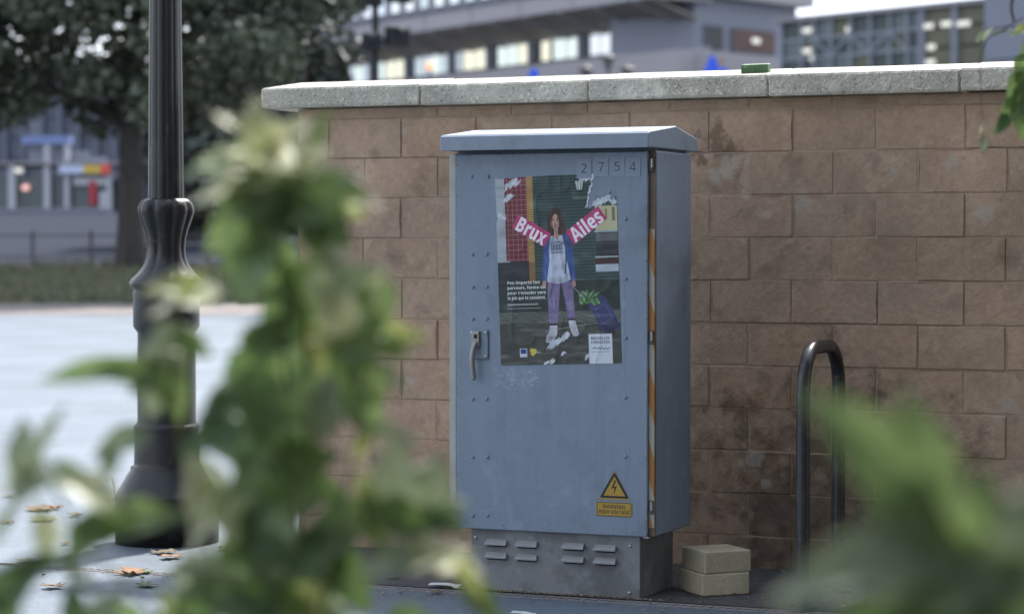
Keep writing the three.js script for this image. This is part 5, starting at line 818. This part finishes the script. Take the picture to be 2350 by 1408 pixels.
{
  // shop pavilion at the far left
  const d = 104, f = facade(60, d, 84, -1), t = thing('shop_pavilion', 'glazed shop pavilion with white columns and coloured sign band', 'building', [f.o.x, landHeight(d), f.o.z]);
  const A = (px) => spot(f, px, 400)[0], Hh = (py) => spot(f, 60, py)[1], g0 = landHeight(d) - 0.3;
  slab(t, f, 'back_wall', fac.pier, A(-160), A(330), g0, Hh(405), -5, -4.7); slab(t, f, 'roof', fac.mid, A(-160), A(300), Hh(378), Hh(372), -5, 0.3);
  slab(t, f, 'roof_beam', std({ color: lin(0.16, 0.22, 0.42), roughness: 0.6 }), A(52), A(162), Hh(330), Hh(312), -0.4, 0.2);
  for (const [x0, x1] of [[-120, -60], [-58, 18], [36, 58], [60, 100], [116, 148], [160, 200], [202, 246]]) { slab(t, f, 'glass_panel', fac.glass, A(x0), A(x1), Hh(480), Hh(402), -0.3, -0.24); }
  for (const [x0, x1] of [[60, 100], [116, 148], [162, 200], [202, 240]]) slab(t, f, 'glass_panel', fac.bluegrey, A(x0), A(x1), Hh(376), Hh(x0 < 150 ? 332 : x0 < 190 ? 345 : 360), -0.3, -0.24);
  for (const [x0, x1, y] of [[20, 35, 372], [102, 115, 312], [149, 159, 314], [-62, -50, 372], [246, 254, 372]]) slab(t, f, 'column', fac.white, A(x0), A(x1), g0, Hh(y), -0.15, 0.15);
  slab(t, f, 'sign', std({ color: lin(0.45, 0.52, 0.68), roughness: 0.5 }), A(140), A(195), Hh(398), Hh(380), 0.2, 0.35); slab(t, f, 'sign', std({ color: lin(0.55, 0.38, 0.05), roughness: 0.5 }), A(195), A(235), Hh(398), Hh(380), 0.2, 0.35); slab(t, f, 'sign', std({ color: lin(0.62, 0.08, 0.05), roughness: 0.5 }), A(235), A(256), Hh(400), Hh(378), 0.2, 0.37);
  slab(t, f, 'shop_window', fac.white, A(168), A(246), Hh(425), Hh(408), -0.2, 0.05); slab(t, f, 'red_panel', std({ color: lin(0.35, 0.03, 0.05), roughness: 0.6 }), A(205), A(221), Hh(470), Hh(415), -0.2, 0.08); slab(t, f, 'white_panel', fac.white, A(228), A(244), Hh(485), Hh(440), -0.2, 0.08);
  slab(t, f, 'lamp', LAMP, A(38), A(54), Hh(396), Hh(386), 0.15, 0.3); slab(t, f, 'lamp', lit(0.8, 0.35, 0.3), A(52), A(66), Hh(436), Hh(424), 0.0, 0.15);
  slab(t, f, 'low_wall', fac.bluegrey, A(-160), A(255), g0, Hh(478), 0.4, 0.7);
}

{
  const d = 128, f = facade(60, d, 80, -1), g0 = landHeight(d), t = thing('glass_office', 'tall dim blue grey glazed office block behind the shop pavilion', 'building', [f.o.x, g0, f.o.z]);
  const A = (px) => spot(f, px, 300)[0], Hh = (py) => spot(f, 60, py)[1], dim = std({ color: lin(0.12, 0.135, 0.18), roughness: 0.7 }), gl = std({ color: lin(0.075, 0.09, 0.125), roughness: 0.4 });
  slab(t, f, 'wall', dim, A(-260), A(700), g0, Hh(150), -10, -0.3);
  for (let x = -240; x < 690; x += 42) { slab(t, f, 'fin', x % 84 ? dim : fac.bluegrey, A(x) - 0.1, A(x) + 0.1, g0, Hh(150), -0.3, 0.15); for (let y = 180; y < 470; y += 48) slab(t, f, 'window', (x + y) % 5 ? gl : fac.bluegrey, A(x + 5), A(x + 37), Hh(y + 40), Hh(y), -0.3, -0.2); }
}

// ================================================================ STREET FURNITURE BEHIND THE WALL
{
  const d = 42, b = at(862, 572, d), t = thing('traffic_light', 'dark traffic light with two pairs of signal heads behind the wall', 'traffic light', [b.x, 0, b.z], YAW), m = std({ color: lin(0.01, 0.012, 0.016), roughness: 0.8 });
  const hy = (py) => EYE.y + (HORIZON - py) * d / FOCAL, hx = (px) => (px - 862) / FOCAL * d;
  mesh('pole', new THREE.CylinderGeometry(0.055, 0.075, hy(-60), 14), m, t, [0, hy(-60) / 2, 0]);
  for (const [x0, x1, y0, y1, z, a] of [[832, 878, 78, 120, 0.12, 0], [884, 940, 62, 106, 0, 0.5], [834, 880, -24, 18, 0.12, 0], [884, 946, -30, 8, 0, 0.5]]) {
    const h = mesh('signal_head', box((x1 - x0) / FOCAL * d, (y1 - y0) / FOCAL * d, 0.22, 0.04), m, t, [hx((x0 + x1) / 2), hy((y0 + y1) / 2), z], [0, a, 0]);
    mesh('visor', new THREE.CylinderGeometry(0.1, 0.1, 0.16, 14, 1, true, 0, Math.PI), m, h, [0, 0.04, 0.16], [Math.PI / 2, 0, Math.PI / 2]);
    mesh('bracket', ubox(0.3, 0.04, 0.04), m, h, [-0.12, -0.1, 0]);
  }
}
{
  const d = 70, b = at(1396, 572, d), g = landHeight(d), t = thing('street_lantern', 'ornate street lamp with three dark lanterns behind the wall', 'street lamp', [b.x, g, b.z], YAW), m = std({ color: lin(0.02, 0.022, 0.026), roughness: 0.7 });
  const hy = (py) => EYE.y + (HORIZON - py) * d / FOCAL - g, hx = (px) => (px - 1396) / FOCAL * d;
  mesh('post', new THREE.CylinderGeometry(0.06, 0.1, hy(175), 12), m, t, [0, hy(175) / 2, 0]); mesh('arm', ubox(1.1, 0.06, 0.06), m, t, [0, hy(184), 0]);
  const gl = std({ color: lin(0.13, 0.13, 0.14), roughness: 0.4 });
  for (const [px, py] of [[1345, 150], [1396, 124], [1440, 150]]) { const l = mesh('lantern', new THREE.LatheGeometry([[0.001, 0.16], [0.03, 0.12], [0.12, 0.06], [0.26, -0.02], [0.27, -0.05], [0.2, -0.06]].map(([r, y]) => new THREE.Vector2(r, y)), 12), m, t, [hx(px), hy(py + 8), 0]); mesh('globe', new THREE.CylinderGeometry(0.17, 0.1, 0.3, 10), gl, l, [0, -0.2, 0]); mesh('stalk', new THREE.CylinderGeometry(0.03, 0.03, 0.3, 8), m, l, [0, -0.45, 0]); }
}
{
  const d = 80, g = landHeight(d), blue = std({ color: lin(0.02, 0.10, 0.75), roughness: 0.5 }), pm = fac.pier;
  const mk = (px, py, w, h, name, label, m, tri) => {
    const b = at(px, 572, d), y = EYE.y + (HORIZON - py) * d / FOCAL - g, t = thing(name, label, 'sign', [b.x, g, b.z], YAW); mesh('post', new THREE.CylinderGeometry(0.05, 0.05, y, 10), pm, t, [0, y / 2, -0.1]);
    if (tri) { const s = new THREE.Shape(); s.moveTo(-w, -h); s.lineTo(w * 1.5, -h); s.lineTo(w * 1.4, -h * 0.35); s.lineTo(w * 0.5, -h * 0.3); s.lineTo(w * 0.2, h); s.lineTo(-w * 0.3, h * 0.95); s.closePath(); mesh('sign_board', new THREE.ExtrudeGeometry(s, { depth: 0.08, bevelEnabled: false }), m, t, [0, y, 0]); mesh('disc', new THREE.CylinderGeometry(0.11, 0.11, 0.06, 18), std({ color: lin(0.35, 0.2, 0.12), roughness: 0.6 }), t, [w * 0.75, y + 0.1, 0.1], [Math.PI / 2, 0, 0]); }
    else { const s = mesh('sign_board', new THREE.CylinderGeometry(w, w, 0.08, 24), m, t, [0, y, 0], [Math.PI / 2, 0, 0]); }
  };
  mk(1636, 150, 0.34, 0.3, 'blue_sign', 'bright blue angular sign behind the wall near the green brick', blue, true);
  mk(1225, 170, 0.17, 0.17, 'round_sign', 'small round blue sign behind the wall before the long building', blue, false);
  { const b = at(986, 572, 80), y = EYE.y + (HORIZON - 160) * 80 / FOCAL - g, t = thing('warning_lamp', 'small round amber lamp on a post behind the wall', 'lamp', [b.x, g, b.z], YAW); mesh('post', new THREE.CylinderGeometry(0.04, 0.04, y, 10), pm, t, [0, y / 2, 0]); mesh('lamp', new THREE.SphereGeometry(0.15, 14, 10), lit(1.0, 0.42, 0.12), t, [0, y + 0.12, 0]); }
  { const c = at(650, 572, 90), gg = landHeight(90), y0 = EYE.y + (HORIZON - 196) * 90 / FOCAL - gg, t = thing('red_roof_house', 'low house with red tiled roof seen past the wall end', 'house', [c.x, gg, c.z], YAW);
    mesh('wall', ubox(3.4, y0 + 0.02, 4), fac.bluegrey, t, [0.6, y0 / 2, -2.1]); const s = new THREE.Shape(); s.moveTo(-1.9, 0); s.lineTo(1.9, 0); s.lineTo(1.2, 0.42); s.lineTo(-0.9, 0.42); s.closePath(); mesh('roof', new THREE.ExtrudeGeometry(s, { depth: 4.4, bevelEnabled: false }), fac.red, t, [0.6, y0 + 0.02, -4.3]); mesh('window', ubox(0.9, 0.9, 0.08), fac.glass, t, [0.5, y0 - 0.9, -0.1]); }
}

renderer.render(scene, camera);
